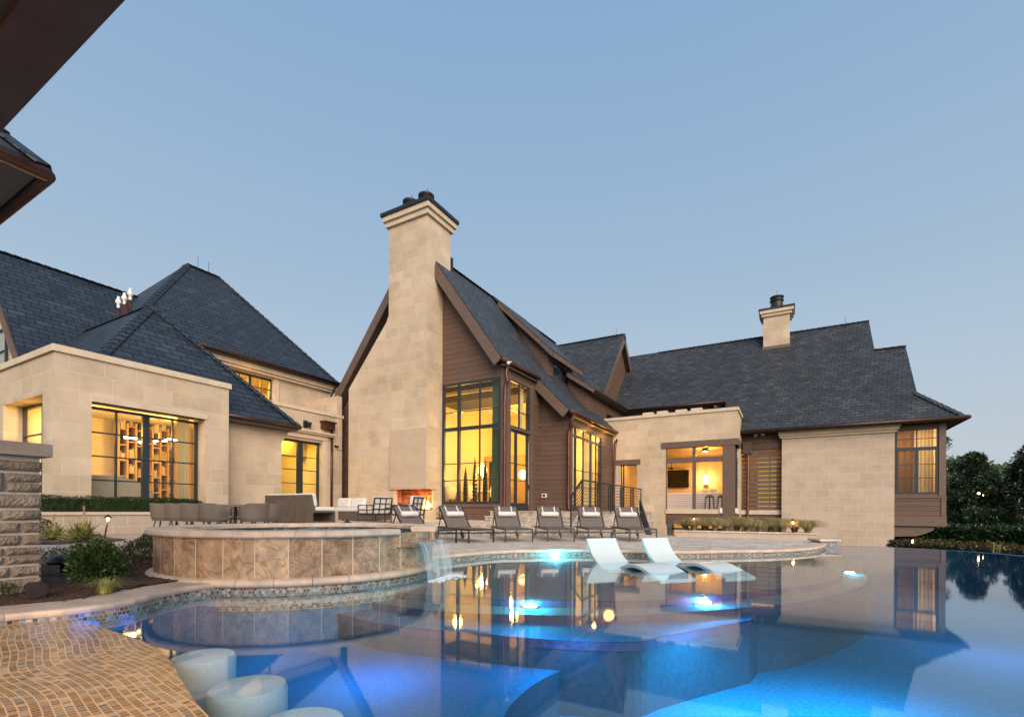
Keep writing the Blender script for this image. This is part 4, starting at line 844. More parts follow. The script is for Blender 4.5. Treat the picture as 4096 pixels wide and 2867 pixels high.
MB().box((px_(2463), YPo - .04, dzt_), (px_(2562), YPo + .1, dzt_ + .30)).build('door_lintel', m_brown, house, bevel=.006)
MB().box((px_(2646), YPo - .06, ozt), (PX1 + .06, YPo + .2, ozt + .34)).box((PX1 - .2, YPo + .2, ozt), (PX1 + .06, YR - .8, ozt + .34)).build('beam', m_brown, house, bevel=.006)
ps0 = px_(2890); MB().box((ps0, YPo - .03, -3.2), (PX1 - .12, YPo + .42, ozt)).build('post', m_brown, house, bevel=.006)
tz0, tz1 = pz_(2780, 1848), pz_(2780, 1827); xm = px_(2776)
MB().box((o0, YPo + .02, tz0), (ps0, YPo + .16, tz1)).box((xm - .09, YPo + .03, ozb), (xm + .09, YPo + .15, tz0)).box((xm - .09, YPo + .03, tz1), (xm + .09, YPo + .15, ozt)).box((o0, YPo + .03, ozb), (o0 + .06, YPo + .15, ozt)).build('window', m_brown, house)
MB().box((PX1 - .3, YPo + .45, tz0), (PX1 - .1, YR - 1.0, tz1)).box((PX1 - .25, YR - 1.2, ozb), (PX1 - .1, YR - 1.0, tz0)).box((PX1 - .25, YPo + 1.0, ozb), (PX1 - .1, YPo + 1.1, ozt)).build('window', m_frame, house)
MB().box((o0 - .0, YPo - .06, sz0), (ps0 - .1, YPo + .35, ozb)).box((PX1 - .35, YPo + .42, sz0), (PX1 + .06, YR - 1.0, ozb)).build('sill', m_trim, house, bevel=.006)
MB().box((o0, YPo, bz0), (ps0, YPo + .3, sz0)).box((PX1 - .35, YPo + .42, bz0), (PX1, YR - 1.0, sz0)).build('siding', m_side, house)
cab = MB()
for k in range(7): z = ozb + .12 + k * .11; cab.tube([V((o0, YPo + .2, z)), V((ps0, YPo + .2, z))], .006, 5)
cab.build('cable_railing', m_black, house)
for a in (px_(2888), PX1 - .02):
    MB().box((a - .09, YPo - .12 if a < PX1 - .5 else YPo + .3, sz0 + .05), (a + .03, YPo - .04 if a < PX1 - .5 else YPo + .4, sz0 + .32)).build('junction_box', m_whitep, house)
window('y', YPo + .22, d0, d0 + .16, LF, dzt_, fw=.05, name='glass_door', pane=False); window('y', YPo + .22, d0 + .16, d1, LF, dzt_, fw=.03)
room(px_(2440), PX1 - .42, YPo + .42, 33.6, LF, ozt + .1, 'SE', m_trim); MB().box((o0 - .3, YPo + .42, -3.1), (PX1 - .4, 33.6, -3.0)).box((o0 - .3, 32.0, -3), (PX1 - .4, 32.1, LF - .1)).build('interior_walls', m_cream, house)
MB().box((PX1 - .45, YR - .7, LF), (PX1 - .4, 33.6, ozt + .1)).build('interior_walls', m_trim, house)
bm = MB()
for x in (o0 + .2, o0 + 1.0, o0 + 1.8, o0 + 2.6): bm.box((x, YPo + .9, -3), (x + .08, YPo + 1.0, bz0 + .2))
bm.box((o0, YPo + .9, bz0 - .42), (ps0, YPo + 1.0, bz0 - .3)); bm.build('basement_window', m_brown, house)
MB().box((o0, YPo + .4, bz0 + .1), (ps0, YPo + 1.0, bz0 + .2)).build('soffit', m_oak, house)
# louvred screen between porch and stone wall
YL = YR + .3; lx0, lx1 = pY(2955, 1800, YL).x, pY(3127, 1800, YL).x; lzt = pY(3050, 1795, YL).z; lzb = pY(3050, 2040, YL).z
wall('y', YL, .2, lx0, lx1, -3.2, C3.z - .1, [(lx0 + .1, lx1 - .02, lzb, lzt)], m_side, 'siding')
lv = MB(); n = 14
for k in range(n):
    z = lzb + (lzt - lzb) * (k + .5) / n; lv.box((lx0 + .1, YL + .03, z - .10), (lx1 - .02, YL + .07, z + .07))
for t_x in (.22, .72): lv.box((lx0 + (lx1 - lx0) * t_x, YL + .08, lzb), (lx0 + (lx1 - lx0) * t_x + .06, YL + .14, lzt))
lv.build('louvre_screen', m_brown, house)
MB().box((lx0, YL - .1, lzb - .24), (lx1, YL + .1, lzb)).build('sill', m_trim, house)
room(lx0 + .1, lx1 + .1, YL + .25, YL + 2.6, lzb - .5, lzt + .3, 'S', m_trim)
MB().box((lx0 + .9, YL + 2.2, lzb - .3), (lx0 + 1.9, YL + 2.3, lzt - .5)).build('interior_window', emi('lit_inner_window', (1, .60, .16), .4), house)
ch_ = pY(2992, 1790, YL - .2); MB().box((ch_.x - .25, YL - .42, ch_.z - .35), (ch_.x + .2, YL - .02, ch_.z + .3)).build('conductor_head', m_dark, house); MB().tube([V((ch_.x, YL - .15, ch_.z - .3)), V((ch_.x, YL - .15, -3))], .07, 8).build('downspout', m_copper, house)
fl_ = pY(3030, 1736, YL - .15); t = thing('floodlight', 'twin silver floodlights on the dark siding above the louvred screen', 'floodlight', fl_)
MB().tube([fl_, fl_ + V((-.1, -.2, -.1))], .07, 8).tube([fl_ + V((.2, 0, 0)), fl_ + V((.32, -.2, -.08))], .07, 8).tube([fl_ + V((0, .1, .02)), fl_ + V((.2, .1, .02))], .03, 6).build('lamp_head', m_whitep, t, smooth=True)
# stone wall on the right
rx0, rx1 = pY(3127, 1900, YR).x, pY(3578, 1900, YR).x
MB().box((rx0, YR, -3.2), (rx1, YR + .6, C3.z - .12)).build('wall', m_stoneR, house)
MB().box((rx0 - .1, YR - .12, C3.z - .52), (rx1 + .08, YR, C3.z - .40)).box((rx0 - .16, YR - .22, C3.z - .40), (rx1 + .16, YR, C3.z - .26)).box((rx0 - .2, YR - .3, C3.z - .26), (rx1 + .22, YR, C3.z - .15)).build('cornice', m_trim, house, bevel=.01)
MB().box((E2.x, YE, C3.z - .15), (C3.x, YR + .4, C3.z - .11)).box((C3.x - 1.0, YR + .4, C3.z - .15), (C3.x, 43, C3.z - .11)).build('soffit', m_dark, house)
# brown bay
YB = YR + .12; bq = lambda a, b=1850: pY(a, b, YB).x; bz = lambda a, b: pY(a, b, YB).z
b0, b1 = rx1, bq(3782); ww0, ww1 = bq(3578) + .02, bq(3757); wzt, wzb = bz(3756, 1707), bz(3756, 1974); zb_ = bz(3780, 2105)
wall('y', YB, .2, b0 + .001, b1, zb_, C3.z - .1, [(ww0, ww1, wzb, wzt)], m_side, 'siding')
MB().box((b1 - .2, YB + .2, zb_), (b1, 42, C3.z - .1)).build('siding', m_side, house)
ym = YB + .06; wm = (ww0 + ww1) / 2; zt1 = pY(3756, 1791, ym).z
window('y', ym, ww0, ww1, wzb, wzt, [(wm, .15, wzb, zt1), (wm, .03, zt1, wzt), (ww0 + .1, .07, wzb, zt1), (ww1 - .1, .07, wzb, zt1)], [(zt1, .17), (pY(3756, 1750, ym).z, .03), (pY(3700, 1856, ym).z, .03), (pY(3700, 1911, ym).z, .03)], fw=.09)
MB().box((b1 - .25, YB - .03, wzb - .1), (b1 + .02, YB, C3.z - .12)).box((b0, YB - .05, wzb - .2), (b1 + .04, YB, wzb - .12)).box((b0, YB - .04, zb_), (b1 + .05, YB, zb_ + .48)).box((b1 - .16, YB - .03, zb_ + .48), (b1 + .03, YB, wzb - .2)).build('corner_trim', m_brown, house)
br = [V((b0, YB + .1, zb_)), V((bq(3740), YB + .1, zb_)), V((bq(3740), YB + .1, bz(3740, 2119))), V((bq(3722), YB + .1, bz(3722, 2127))), V((bq(3695), YB + .1, bz(3695, 2137))), V((bq(3666), YB + .1, bz(3666, 2144))), V((b0, YB + .1, bz(3600, 2146)))]
MB().prism(br, (0, .35, 0)).build('bracket', m_brown, house)
MB().box((b0, YB + .1, zb_ - .05), (b1, 42, zb_)).build('bay_floor', m_brown, house)
room(b0 + .1, b1 - .25, YB + .3, YB + 4, wzb - .3, wzt + .3, 'S')
# ================================================================ furniture
def lathe_at(t, c, prof, mat, name, n=20, smooth=True, **k): return MB().lathe(c, prof, n, **k).build(name, mat, t, smooth=smooth)
def lounger():
    t = thing('sun_lounger', 'x', 'sun lounger', (0, 0, 0)); w = .34; b = .03
    f = MB(); z = .31
    for s in (-1, 1): f.bar((s * w, 0, z), (s * w, 1.95, z), b, .045)
    for y in (0, 1.93, 1.18): f.bar((-w, y, z), (w, y, z), b, .04)
    for s in (-1, 1): f.bar((s * w, .02, z - .075), (s * w, .35, z - .075), .02, .02)
    f.bar((-w, .0, z - .075), (w, .0, z - .075), .025, .025); f.bar((-w, 1.72, .15), (w, 1.72, .15), .03, .03)
    f.build('frame', m_black, t)
    for s in (-1, 1): MB().bar((s * w, .0, 0), (s * w, .0, z), .032, .032).build('leg', m_black, t)
    for s in (-1, 1): MB().bar((s * w, 1.72, .08), (s * w, 1.72, z), .032, .032).build('leg', m_black, t)
    for s in (-1, 1):
        m = MB(); k = 20; x0 = s * (w + .03); x1 = s * (w + .055)
        for i in range(k):
            a = 2 * PI * i / k; c = 2 * PI * (i + 1) / k; p = lambda x, t_, r: (x, 1.72 + math.cos(t_) * r, .085 + math.sin(t_) * r)
            m.poly([p(x0, a, .085), p(x0, c, .085), p(x1, c, .085), p(x1, a, .085)]); m.poly([p(x1, a, .085), p(x1, c, .085), (x1, 1.72, .085)]); m.poly([p(x0, c, .085), p(x0, a, .085), (x0, 1.72, .085)])
        m.build('wheel', m_wheel, t)
    MB().box((-w + .02, .02, z + .012), (w - .02, 1.19, z + .02)).build('seat', m_sling, t)
    A = V((0, 1.2, z + .02)); B_ = V((0, 1.70, z + .56)); d = B_ - A; n = V((0, -d.z, d.y)).normalized()
    br = MB()
    for s in (-1, 1): br.bar(A + V((s * w * .97, 0, 0)), B_ + V((s * w * .97, 0, 0)), .028, .035, n)
    br.bar(B_ + V((-w, 0, 0)), B_ + V((w, 0, 0)), .03, .03)
    for s in (-1, 1): br.bar(A + d * .62 + V((s * w * .97, .02, 0)), V((s * w * .97, 1.74, z)), .02, .025)
    bk = br.build('backrest', m_black, t); MB().ob(A + V((-w + .02, 0, 0)), V((2 * w - .04, 0, 0)), d, n * .008).build('sling', m_sling, bk)
    pc = A + d * .55 + n * .075; L = .25; m = MB(); prof = []
    m.tube([pc + V((x, 0, 0)) for x in (-L, -L + .012, -L + .04, L - .04, L - .012, L)], [.03, .058, .07, .07, .058, .03], 18)
    pl = m.build('pillow', m_white, t, smooth=True)
    for s in (-1, 1):
        x = s * .17; sm = MB(); sm.ob(A + d * .60 + n * .012 + V((x - .016, 0, 0)), V((.032, 0, 0)), d * .41, n * .006).ob(B_ + V((x - .016, -.03, .018)), V((.032, 0, 0)), V((0, .06, 0)), V((0, 0, .008)))
        sm.tube([pc + V((x, 0, 0)) + V((0, math.cos(a) * .073, math.sin(a) * .073)) for a in [i * PI / 8 for i in range(17)]], .008, 5); sm.build('strap', m_white, pl)
    return t
def LD(px, py, z):  # lateral, depth
    p = pz(px, py, z) - CAM; return p.dot(rgt), p.dot(fwd)
proto = lounger(); LG = [((1779, 2173), 1615), ((1925.5, 2170), 1803), ((2076.5, 2167.5), 2018), ((2244, 2166), 2192), ((2407, 2164.5), 2355), ((2572.5, 2166.5), 2500)]
LL = ['taupe mesh sun lounger closest to the spa waterfall, in front of the armchairs', 'second taupe lounger from the spa, in front of the tall corner window', 'third taupe lounger from the spa, before the glass door and steps', 'fourth taupe lounger from the spa, in front of the downspout and stair edge', 'fifth taupe lounger from the spa, in front of the black railing', 'taupe mesh sun lounger farthest from the spa, by the descending stair rail']
for i, ((px, py), tx) in enumerate(LG):
    t = proto if i == 0 else copy_tree(proto); p = pz(px, py, DZ); best = None
    for k in range(-60, 60):
        a = YAW + math.radians(k); q = p + V((-math.sin(a), math.cos(a), 0)) * 1.70 + V((0, 0, .87)); u = unproj(q)[0]
        if best is None or abs(u - tx) < best[0]: best = (abs(u - tx), a)
    t.location = (p.x, p.y, DZ); t.rotation_euler = (0, 0, best[1]); tag(t, LL[i], 'sun lounger', 'sun loungers on the pool deck')
# in-pool ledge loungers
def ledge_lounger(base_l, base_r, label):
    bl = pz(*base_l, 0); br = pz(*base_r, 0); c = (bl + br) / 2; wv = (br - bl).normalized(); w = (br - bl).length; ax = wv.cross(UP).normalized() * 1.0
    if ax.dot(fwd) > 0: ax = -ax
    prof = [(-.40, .40), (-.31, .26), (-.20, .13), (-.08, .045), (0, 0), (.15, -.05), (.32, -.07), (.48, -.045), (.62, .01), (.78, .062), (.95, .088), (1.12, .075), (1.3, .028), (1.45, -.02), (1.62, -.07)]
    prof = smooth([V((a, b, 0)) for a, b in prof], 3); top = [c + ax * p.x + V((0, 0, p.y)) for p in prof]; m = MB()
    nr = []
    for k in range(len(prof)):
        d = (prof[min(k + 1, len(prof) - 1)] - prof[max(k - 1, 0)]).normalized(); nr.append((d.y, -d.x))
    bot = [top[k] + ax * nr[k][0] * .06 + V((0, 0, nr[k][1] * .06)) for k in range(len(prof))]; h = wv * w / 2
    for k in range(len(top) - 1):
        m.poly([top[k] - h, top[k + 1] - h, top[k + 1] + h, top[k] + h]); m.poly([bot[k] + h, bot[k + 1] + h, bot[k + 1] - h, bot[k] - h])
        for s in (-1, 1):
            q = [top[k] + h * s, top[k + 1] + h * s, bot[k + 1] + h * s, bot[k] + h * s]; m.poly(q if s > 0 else q[::-1])
    m.poly([top[0] - h, top[0] + h, bot[0] + h, bot[0] - h]); m.poly([top[-1] + h, top[-1] - h, bot[-1] - h, bot[-1] + h])
    # feet standing on the ledge
    for s in (-.8, .8):
        for a in (.12, 1.4): q = c + ax * a + h * s; m.box((q.x - .03, q.y - .03, -.119), (q.x + .03, q.y + .03, -.06))
    import bmesh
    o = m.build('ledge_lounger', m_aqua); bm = bmesh.new(); bm.from_mesh(o.data); bmesh.ops.remove_doubles(bm, verts=bm.verts, dist=1e-4); bm.to_mesh(o.data); bm.free()
    b = o.modifiers.new('b', 'BEVEL'); b.width = .012; b.segments = 2; b.limit_method = 'ANGLE'; b.angle_limit = .8
    for p in o.data.polygons: p.use_smooth = True
    try: o.data.set_sharp_from_angle(angle=.7)
    except Exception: pass
    tag(o, label, 'pool lounger', 'pale aqua loungers on the tanning ledge')
ledge_lounger((2394, 2252), (2516, 2247), 'pale aqua in-water lounger nearer the waterfall, its leg hump low in the water')
ledge_lounger((2623, 2247), (2728, 2243), 'pale aqua in-water lounger farther from the waterfall, its arched leg rest standing proud')
# submerged stools
for i, (px, py, r, z) in enumerate(((815, 2618, .185, -.07), (992, 2738, .20, -.09), (1200, 2886, .20, -.10))):
    c = pz(px, py, z); c.z = -.54
    o = MB().lathe(c, [(r - .02, 0), (r - .02, .1), (r, .2), (r, z + .54 - .03), (r - .010, z + .54 - .006), (r - .03, z + .54), (0.001, z + .54 + .001)], 48).build('pool_stool', m_stool, smooth='auto')
    tag(o, ['submerged round plaster stool partly behind the mosaic ledge', 'submerged round plaster stool in the middle of the three, whole top showing', 'submerged round plaster stool nearest the viewer, cut by the photo edge'][i], 'pool stool', 'submerged stools by the mosaic ledge')
# pool lights
for i, (px, py, z, col, pw) in enumerate(((2222, 2226, -.03, 0, 30), (2122, 2424, -.185, 0, 34), (2818, 2408, -.185, 1, 48), (3398, 2290, -.185, 0, 10))):
    p = pz(px, py, z); t = thing('pool_light', ['small cyan underwater light in the tiled wall below the deck', 'cyan starry underwater light on the step in the middle of the pool', 'blue starry underwater light on the step below the loungers', 'cyan light at the far end of the curved step'][i], 'pool light', p, 0, 'underwater pool lights')
    MB().lathe(p, [(.001, .03), (.05, .022), (.075, 0)], 14).build('lens', (m_blue if col else m_cyan), t, smooth=True)
    MB().lathe(p - V((0, 0, .012)), [(.10, 0), (.10, .012), (.075, .014)], 16).build('ring', m_black, t, smooth=True)
    plight('pool_glow', p + V((0, 0, .10)) - fwd * .12, pw, ((.0, .40, 1), (0, .75, 1))[0 if col else 1], .05)
# dining
def tub_chair():
    t = thing('dining_chair', 'x', 'dining chair'); m = MB(); n = 28; inner = []; out = []
    def rim(a): a = abs(a); return .80 if a < 60 else .80 - .17 * (1 - math.cos((a - 60) / 78 * PI)) / 2 * 1.0
    for i in range(n + 1):
        a = -138 + 276 * i / n; r = math.radians(a - 90); z1 = rim(a); c, s = math.cos(r), math.sin(r); rr = .335 if abs(a) < 100 else .335 - .02 * (abs(a) - 100) / 38
        out.append([(rr * .80 * c, rr * .84 * s, .36), (rr * .95 * c, rr * .95 * s, .45), (rr * 1.04 * c, rr * 1.04 * s, z1 - .02), (rr * 1.01 * c, rr * 1.01 * s, z1), (rr * .95 * c, rr * .95 * s, z1 - .01), (rr * .86 * c, rr * .86 * s, .44)])
    for i in range(n):
        for k in range(5): m.poly([out[i][k], out[i + 1][k], out[i + 1][k + 1], out[i][k + 1]])
    m.poly([p for p in out[0]][::-1]); m.poly([p for p in out[-1]])
    m.poly([out[i][0] for i in range(n + 1)][::-1])
    m.build('shell', m_taupe, t, smooth=True)
    MB().lathe((0, .02, .40), [(.001, .07), (.24, .068), (.285, .05), (.29, 0), (.2, -.02)], 26).build('seat', m_taupe, t, smooth=True)
    for sx in (-1, 1):
        for sy in (-1, 1): MB().bar((sx * .17, sy * .17, .37), (sx * .25, sy * .25, 0), .028).build('leg', m_black, t)
    return t
ch0 = tub_chair(); 
CH = [(665, 12.4, -72, PT), (727, 12.1, -75, PT), (790, 11.8, -72, PT), (862, 11.5, -78, PT), (1014, 11.6, 78, PT), (1066, 12.8, 62, PT), (905, 14.0, 200, PT), (965, 14.2, 165, PT)]
CL = ['taupe tub chair at the outer end of the row beside the hedge planter', 'second taupe tub chair of the row beside the hedge planter', 'third taupe tub chair of the row beside the hedge planter', 'taupe tub chair showing its whole low arm beside the round table', 'taupe tub chair facing the round table, in front of the dark sofa', 'small looking taupe tub chair tucked against the dark sofa back', 'taupe tub chair behind the round table on the hedge side', 'taupe tub chair behind the round table on the sofa side']
for i, (px, d, rot, z) in enumerate(CH):
    t = ch0 if i == 0 else copy_tree(ch0); p = pD(px, 2036, d); t.location = (p.x, p.y, z); t.rotation_euler = (0, 0, YAW + math.radians(rot)); tag(t, CL[i], 'dining chair', 'tub chairs around the patio tables')
p = pD(942, 2036, 12.5); t = thing('dining_table', 'thin round patio table on one dark leg between the tub chairs', 'table', (p.x, p.y, PT))
lathe_at(t, V((p.x, p.y, PT)), [(.001, .745), (.62, .745), (.63, .735), (.62, .715), (.1, .715)], m_taupe, 'table_top', 40); lathe_at(t, V((p.x, p.y, PT)), [(.26, 0), (.26, .02), (.05, .04), (.035, .3), (.035, .715)], m_black, 'pedestal', 16)
# sectional sofa
P0 = pz(1242, 2094, TZ); xL_ = pY(1060, 2040, P0.y).x; ym_ = pY(1178, 2040, P0.y).x; yd_ = pX(1347, 2040, P0.x).y; dS = min(.95, yd_ - P0.y)
def sofa_module(x0, x1, y0, y1, label, ends=True):
    t = thing('sofa_module', label, 'sofa', ((x0 + x1) / 2, (y0 + y1) / 2, TZ), 0, 'woven sectional sofa modules'); H = .90
    MB().box((x0, y0, TZ + .03), (x1, y0 + .06, TZ + H)).build('back_panel', m_wick, t)
    b = MB(); b.box((x0, y0 + .06, TZ + .03), (x1, y1, TZ + .07)).box((x0, y0 + .06, TZ + .34), (x1, y1, TZ + .39)).box((x0, y0 + .06, TZ + .07), (x0 + .04, y1, TZ + .34)).box((x0 + .04, y1 - .04, TZ + .07), (x1, y1, TZ + .34)).box((x1 - .05, y0 + .06, TZ + .07), (x1, y0 + .10, TZ + .34)); b.build('base', m_wick, t)
    MB().prism([V((x0, y0 + .06, TZ + .39)), V((x0, y0 + .17, TZ + .39)), V((x0, y0 + .06, TZ + H))], (x1 - x0, 0, 0)).build('back_brace', m_wick, t)
    for k in (0, 1): MB().box((x0 + .1 + k * (x1 - x0 - .26), y0 + .2, TZ), (x0 + .16 + k * (x1 - x0 - .26), y0 + .26, TZ + .03)).build('foot', m_black, t)
    MB().box((x0 + .01, y0 + .22, TZ + .392), (x1 - .005, y1 - .0, TZ + .53)).build('seat_cushion', m_white, t, bevel=.05)
    MB().ob((x0 + .02, y0 + .11, TZ + .53), (x1 - x0 - .03, 0, 0), (0, .19, 0), (0, -.07, .42)).build('back_cushion', m_white, t, bevel=.06)
sofa_module(xL_, ym_ - .01, P0.y, P0.y + dS, 'taupe woven sofa module with its plain back turned, next to the tub chairs'); sofa_module(ym_ + .01, P0.x, P0.y, P0.y + dS, 'taupe woven sofa module whose open side and white cushions show in profile')
Q0 = pz(1352, 2081, TZ); q1x = pY(1490, 2040, Q0.y).x
t = thing('sofa_module', 'low woven chaise end of the sofa with white cushions against the stone chimney', 'sofa', (Q0.x + .8, Q0.y + .4, TZ), 0, 'woven sectional sofa modules')
MB().box((Q0.x, Q0.y, TZ + .03), (q1x, Q0.y + .95, TZ + .36)).build('base', m_wick, t, bevel=.01); MB().box((Q0.x - .3, Q0.y + .02, TZ + .36), (q1x - .02, Q0.y + .95, TZ + .52)).build('seat_cushion', m_white, t, bevel=.06)
for k in (0, 1): MB().ob((Q0.x - 1.0 + k * .82, Q0.y + .75, TZ + .5), (.80, 0, 0), (0, .22, 0), (0, .06, .44)).build('back_cushion', m_white, t, bevel=.09)
MB().box((Q0.x + .1, Q0.y + .1, TZ), (Q0.x + .16, Q0.y + .16, TZ + .03)).box((q1x - .3, Q0.y + .1, TZ), (q1x - .24, Q0.y + .16, TZ + .03)).build('foot', m_black, t)
# armchairs with open lattice backs
def armchair():
    t = thing('armchair', 'x', 'armchair'); w, d = .40, .38; b = .035
    f = MB()
    for s in (-1, 1): f.bar((s * w, -d, .28), (s * w, d, .28), b, .05); f.bar((s * w, -d, .60), (s * w, d, .60), .05, .03)
    for y in (-d, d): f.bar((-w, y, .28), (w, y, .28), b, .05)
    for s in (-1, 1):
        f.bar((s * w, -d * .2, .28), (s * w, -d * .2, .60), .025); f.bar((s * w, -d, .45), (s * w, d, .45), .025)
    f.build('frame', m_black, t)
    bk = MB(); bk.bar((-w, -d - .10, .86), (w, -d - .10, .86), b, b)
    for s in (-1, 1): bk.bar((s * w, -d, .28), (s * w, -d - .10, .86), b, .04, (0, 1, 0))
    for s in (-.33, .33): bk.bar((s * w, -d, .28), (s * w, -d - .10, .86), .025, .025, (0, 1, 0))
    for z in (.47, .66): bk.bar((-w, -d - (z - .28) / .58 * .10, z), (w, -d - (z - .28) / .58 * .10, z), .025, .025)
    bk.build('backrest', m_black, t)
    for sx in (-1, 1):
        for sy in (-1, 1): MB().tube([(sx * w, sy * d, .6 if sy > 0 else .3), (sx * w, sy * d, 0)], [.026, .015], 6).build('leg', m_black, t)
    MB().box((-w + .03, -d + .03, .31), (w - .03, d + .02, .45)).build('seat_cushion', m_white, t, bevel=.04)
    MB().ob((-w + .04, -d + .0, .45), (2 * w - .08, 0, 0), (0, .16, 0), (0, -.08, .46)).build('back_cushion', m_white, t, bevel=.05)
    return t
ac = armchair(); c0 = pz(1497, 2089, TZ)
ac.location = (c0.x - .40, c0.y + .40, TZ); ac.rotation_euler = (0, 0, math.radians(86)); tag(ac, 'black lattice-back armchair with white cushions, closer to the sofa', 'armchair', 'lattice armchairs by the fireplace')
a2 = copy_tree(ac); p = pD(1632, 2040, 16.6); a2.location = (p.x, p.y, TZ); a2.rotation_euler = (0, 0, math.radians(100)); tag(a2, 'black lattice-back armchair with white cushions, directly before the fire', 'armchair', 'lattice armchairs by the fireplace')
p = pD(1540, 2040, 17.6); t = thing('side_table', 'slim dark side table with a round foot between the armchairs', 'side table', (p.x, p.y, TZ)); q = V((p.x, p.y, TZ))
lathe_at(t, q, [(.28, 0), (.28, .015), (.03, .03), (.02, .1), (.02, .5)], m_black, 'stand', 20); lathe_at(t, q, [(.001, .53), (.24, .53), (.24, .5), (.02, .5)], m_black, 'top', 24)
# log rack
p = pX(1750, 2077, XC + .55); p = pz(1752, 2077, TZ); t = thing('log_rack', 'black firewood rack holding split logs beside the hearth', 'log rack', p); x0, y0 = p.x - .25, p.y - .2
r = MB()
for a in (0, .48):
    for b in (0, .32): r.bar((x0 + a, y0 + b, TZ), (x0 + a, y0 + b, TZ + .55), .025)
for b in (0, .32): r.bar((x0, y0 + b, TZ + .08), (x0 + .48, y0 + b, TZ + .08), .025); r.bar((x0, y0 + b, TZ + .53), (x0 + .48, y0 + b, TZ + .53), .02)
r.build('rack', m_black, t); lg = MB()
for k in range(14): a = .05 + (k % 5) * .09; z = TZ + .13 + (k // 5) * .06; lg.tube([(x0 + a, y0 - .02, z), (x0 + a + U(-.02, .02), y0 + .34, z + U(-.01, .01))], .04, 6)
lg.build('logs', m_log, t)
# railing
xr_ = -5.36; ra = pX(2329, 1917, xr_); rb = pX(2564, 1958, xr_); zr0 = (ra.z + rb.z) / 2; t = thing('railing', 'black metal railing with horizontal bars along the stair landing', 'railing', (xr_, (ra.y + rb.y) / 2, .5))
y0, y1 = ra.y, rb.y; f = MB(); f.bar((xr_, y0, zr0), (xr_, y1, zr0), .06, .04); f.bar((xr_, y0, .98), (xr_, y1, .98), .03, .03)
f.bar((xr_, y0, zr0), (xr_ - .05, y0 - .75, zr0 - .52), .06, .04); f.build('handrail', m_black, t)
nb = 5; L_ = (y1 - y0) / nb
for k in range(nb + 1):
    y = y0 + L_ * k; m = MB(); m.bar((xr_, y, TZ if k < 2 else .8), (xr_, y, zr0), .035)
    if 0 < k < nb: m.bar((xr_, y - .22, .92), (xr_, y - .22, zr0 - .06), .03).bar((xr_, y + .22, .92), (xr_, y + .22, zr0), .03)
    m.build('post', m_black, t)
m = MB()
for k in range(7): z = 1.06 + (zr0 - 1.1) * k / 6.5; m.bar((xr_, y0, z), (xr_, y1, z), .014); m.bar((xr_, y0, z - .02), (xr_ - .05, y0 - .72, z - .52), .016)
m.bar((xr_ - .05, y0 - .75, TZ - .15), (xr_ - .05, y0 - .75, zr0 - .5), .035); m.build('bars', m_black, t)
t = thing('stair_rail', 'black railing slanting down the stair beside the porch wall', 'railing', rb); e = pY(2600, 2135, rb.y - 1.3); s_ = V((xr_, y1, zr0 - .55)); m = MB()
e = V((xr_ + .05, y1 - 2.6, -.75)); m = MB()
s0 = pX(2560, 2001, xr_); e = onp(2606, 2145, rgt, rgt.dot(s0 - CAM + CAM) + .28); dlt = e - s0
m.bar(s0, s0 + dlt * 1.6, .07, .05); m.bar(s0 - V((0, 0, .55)), s0 - V((0, 0, .55)) + dlt * 1.6, .05, .04); m.build('handrail', m_black, t); m = MB()
for k in range(4): m.bar(s0 - V((0, 0, .1 + k * .11)), s0 - V((0, 0, .1 + k * .11)) + dlt * 1.6, .022)
m.bar(s0 - V((0, 0, .6)), s0, .05); m.build('bars', m_black, t)
# path lights
def hatlight(p, h, label, lean=0, pw=2.5):
    t = thing('path_light', label, 'path light', p, 0, 'hat shaped path lights'); q = p + V((lean * rgt.x, lean * rgt.y, h))
    MB().tube([p, q - V((0, 0, .06))], .016, 8).build('stem', m_black, t, smooth=True)
    MB().lathe(q, [(.022, -.07), (.026, -.03), (.02, 0), (.001, 0)], 12).build('bulb', m_lamp, t, smooth=True)
    MB().lathe(q, [(.10, .0), (.04, .035), (.028, .04), (.028, .065), (.0, .068)], 18).build('hat', m_black, t, smooth=True)
    plight('path_glow', q - V((0, 0, .05)) - fwd * .04, pw, (1, .58, .18), .03)
hatlight(pz(418, 2153, PT), .46, 'tall leaning black path light beside the yuccas', .07)
p = pD(1389, 2039, 9.6); p.z = DZ; hatlight(p, .885 - (2094 - 2038) / 1950 * 9.6 - DZ + .01, 'black path light glowing just behind the spa rim')
# planters
xf = pz(440, 2135, PT).x; yR1 = pX(868, 2050, xf).y; zc_ = pX(440, 2047, xf).z
t = thing('hedge_planter', 'long limestone planter wall under the clipped hedge', 'planter', (xf - .5, 4, PT)); MB().box((xf - 1.0, -3, PT - .1), (xf, yR1, zc_ - .075)).build('planter_wall', m_stoneR, t); MB().box((xf - 1.0, -3, zc_ - .075), (xf + .04, yR1 + .04, zc_)).build('planter_cap', m_trim, t, bevel=.008)
MB().box((xf - .9, -2.9, zc_), (xf - .1, yR1 - .1, zc_ + .02)).build('soil', m_mulch, t)
def leafvol(mb, lo, hi, n, l, w, flat=False, shell=.0):
    for _ in range(n):
        p = V((U(lo[0], hi[0]), U(lo[1], hi[1]), U(lo[2], hi[2])))
        if shell:
            k = random.randrange(3)
            if k == 0: p.x = hi[0] + U(-shell, shell * .3)
            elif k == 1: p.z = hi[2] + U(-shell, shell * .3)
            else: p.y = (lo[1] if R_() < .5 else hi[1]) + U(-shell, shell) * .5
        d = V((U(-1, 1), U(-1, 1), U(-.6, 1))).normalized(); nn = V((U(-1, 1), U(-1, 1), U(-1, 1))); mb.leaf(p, d, nn, l * U(.6, 1.3), w * U(.7, 1.2))
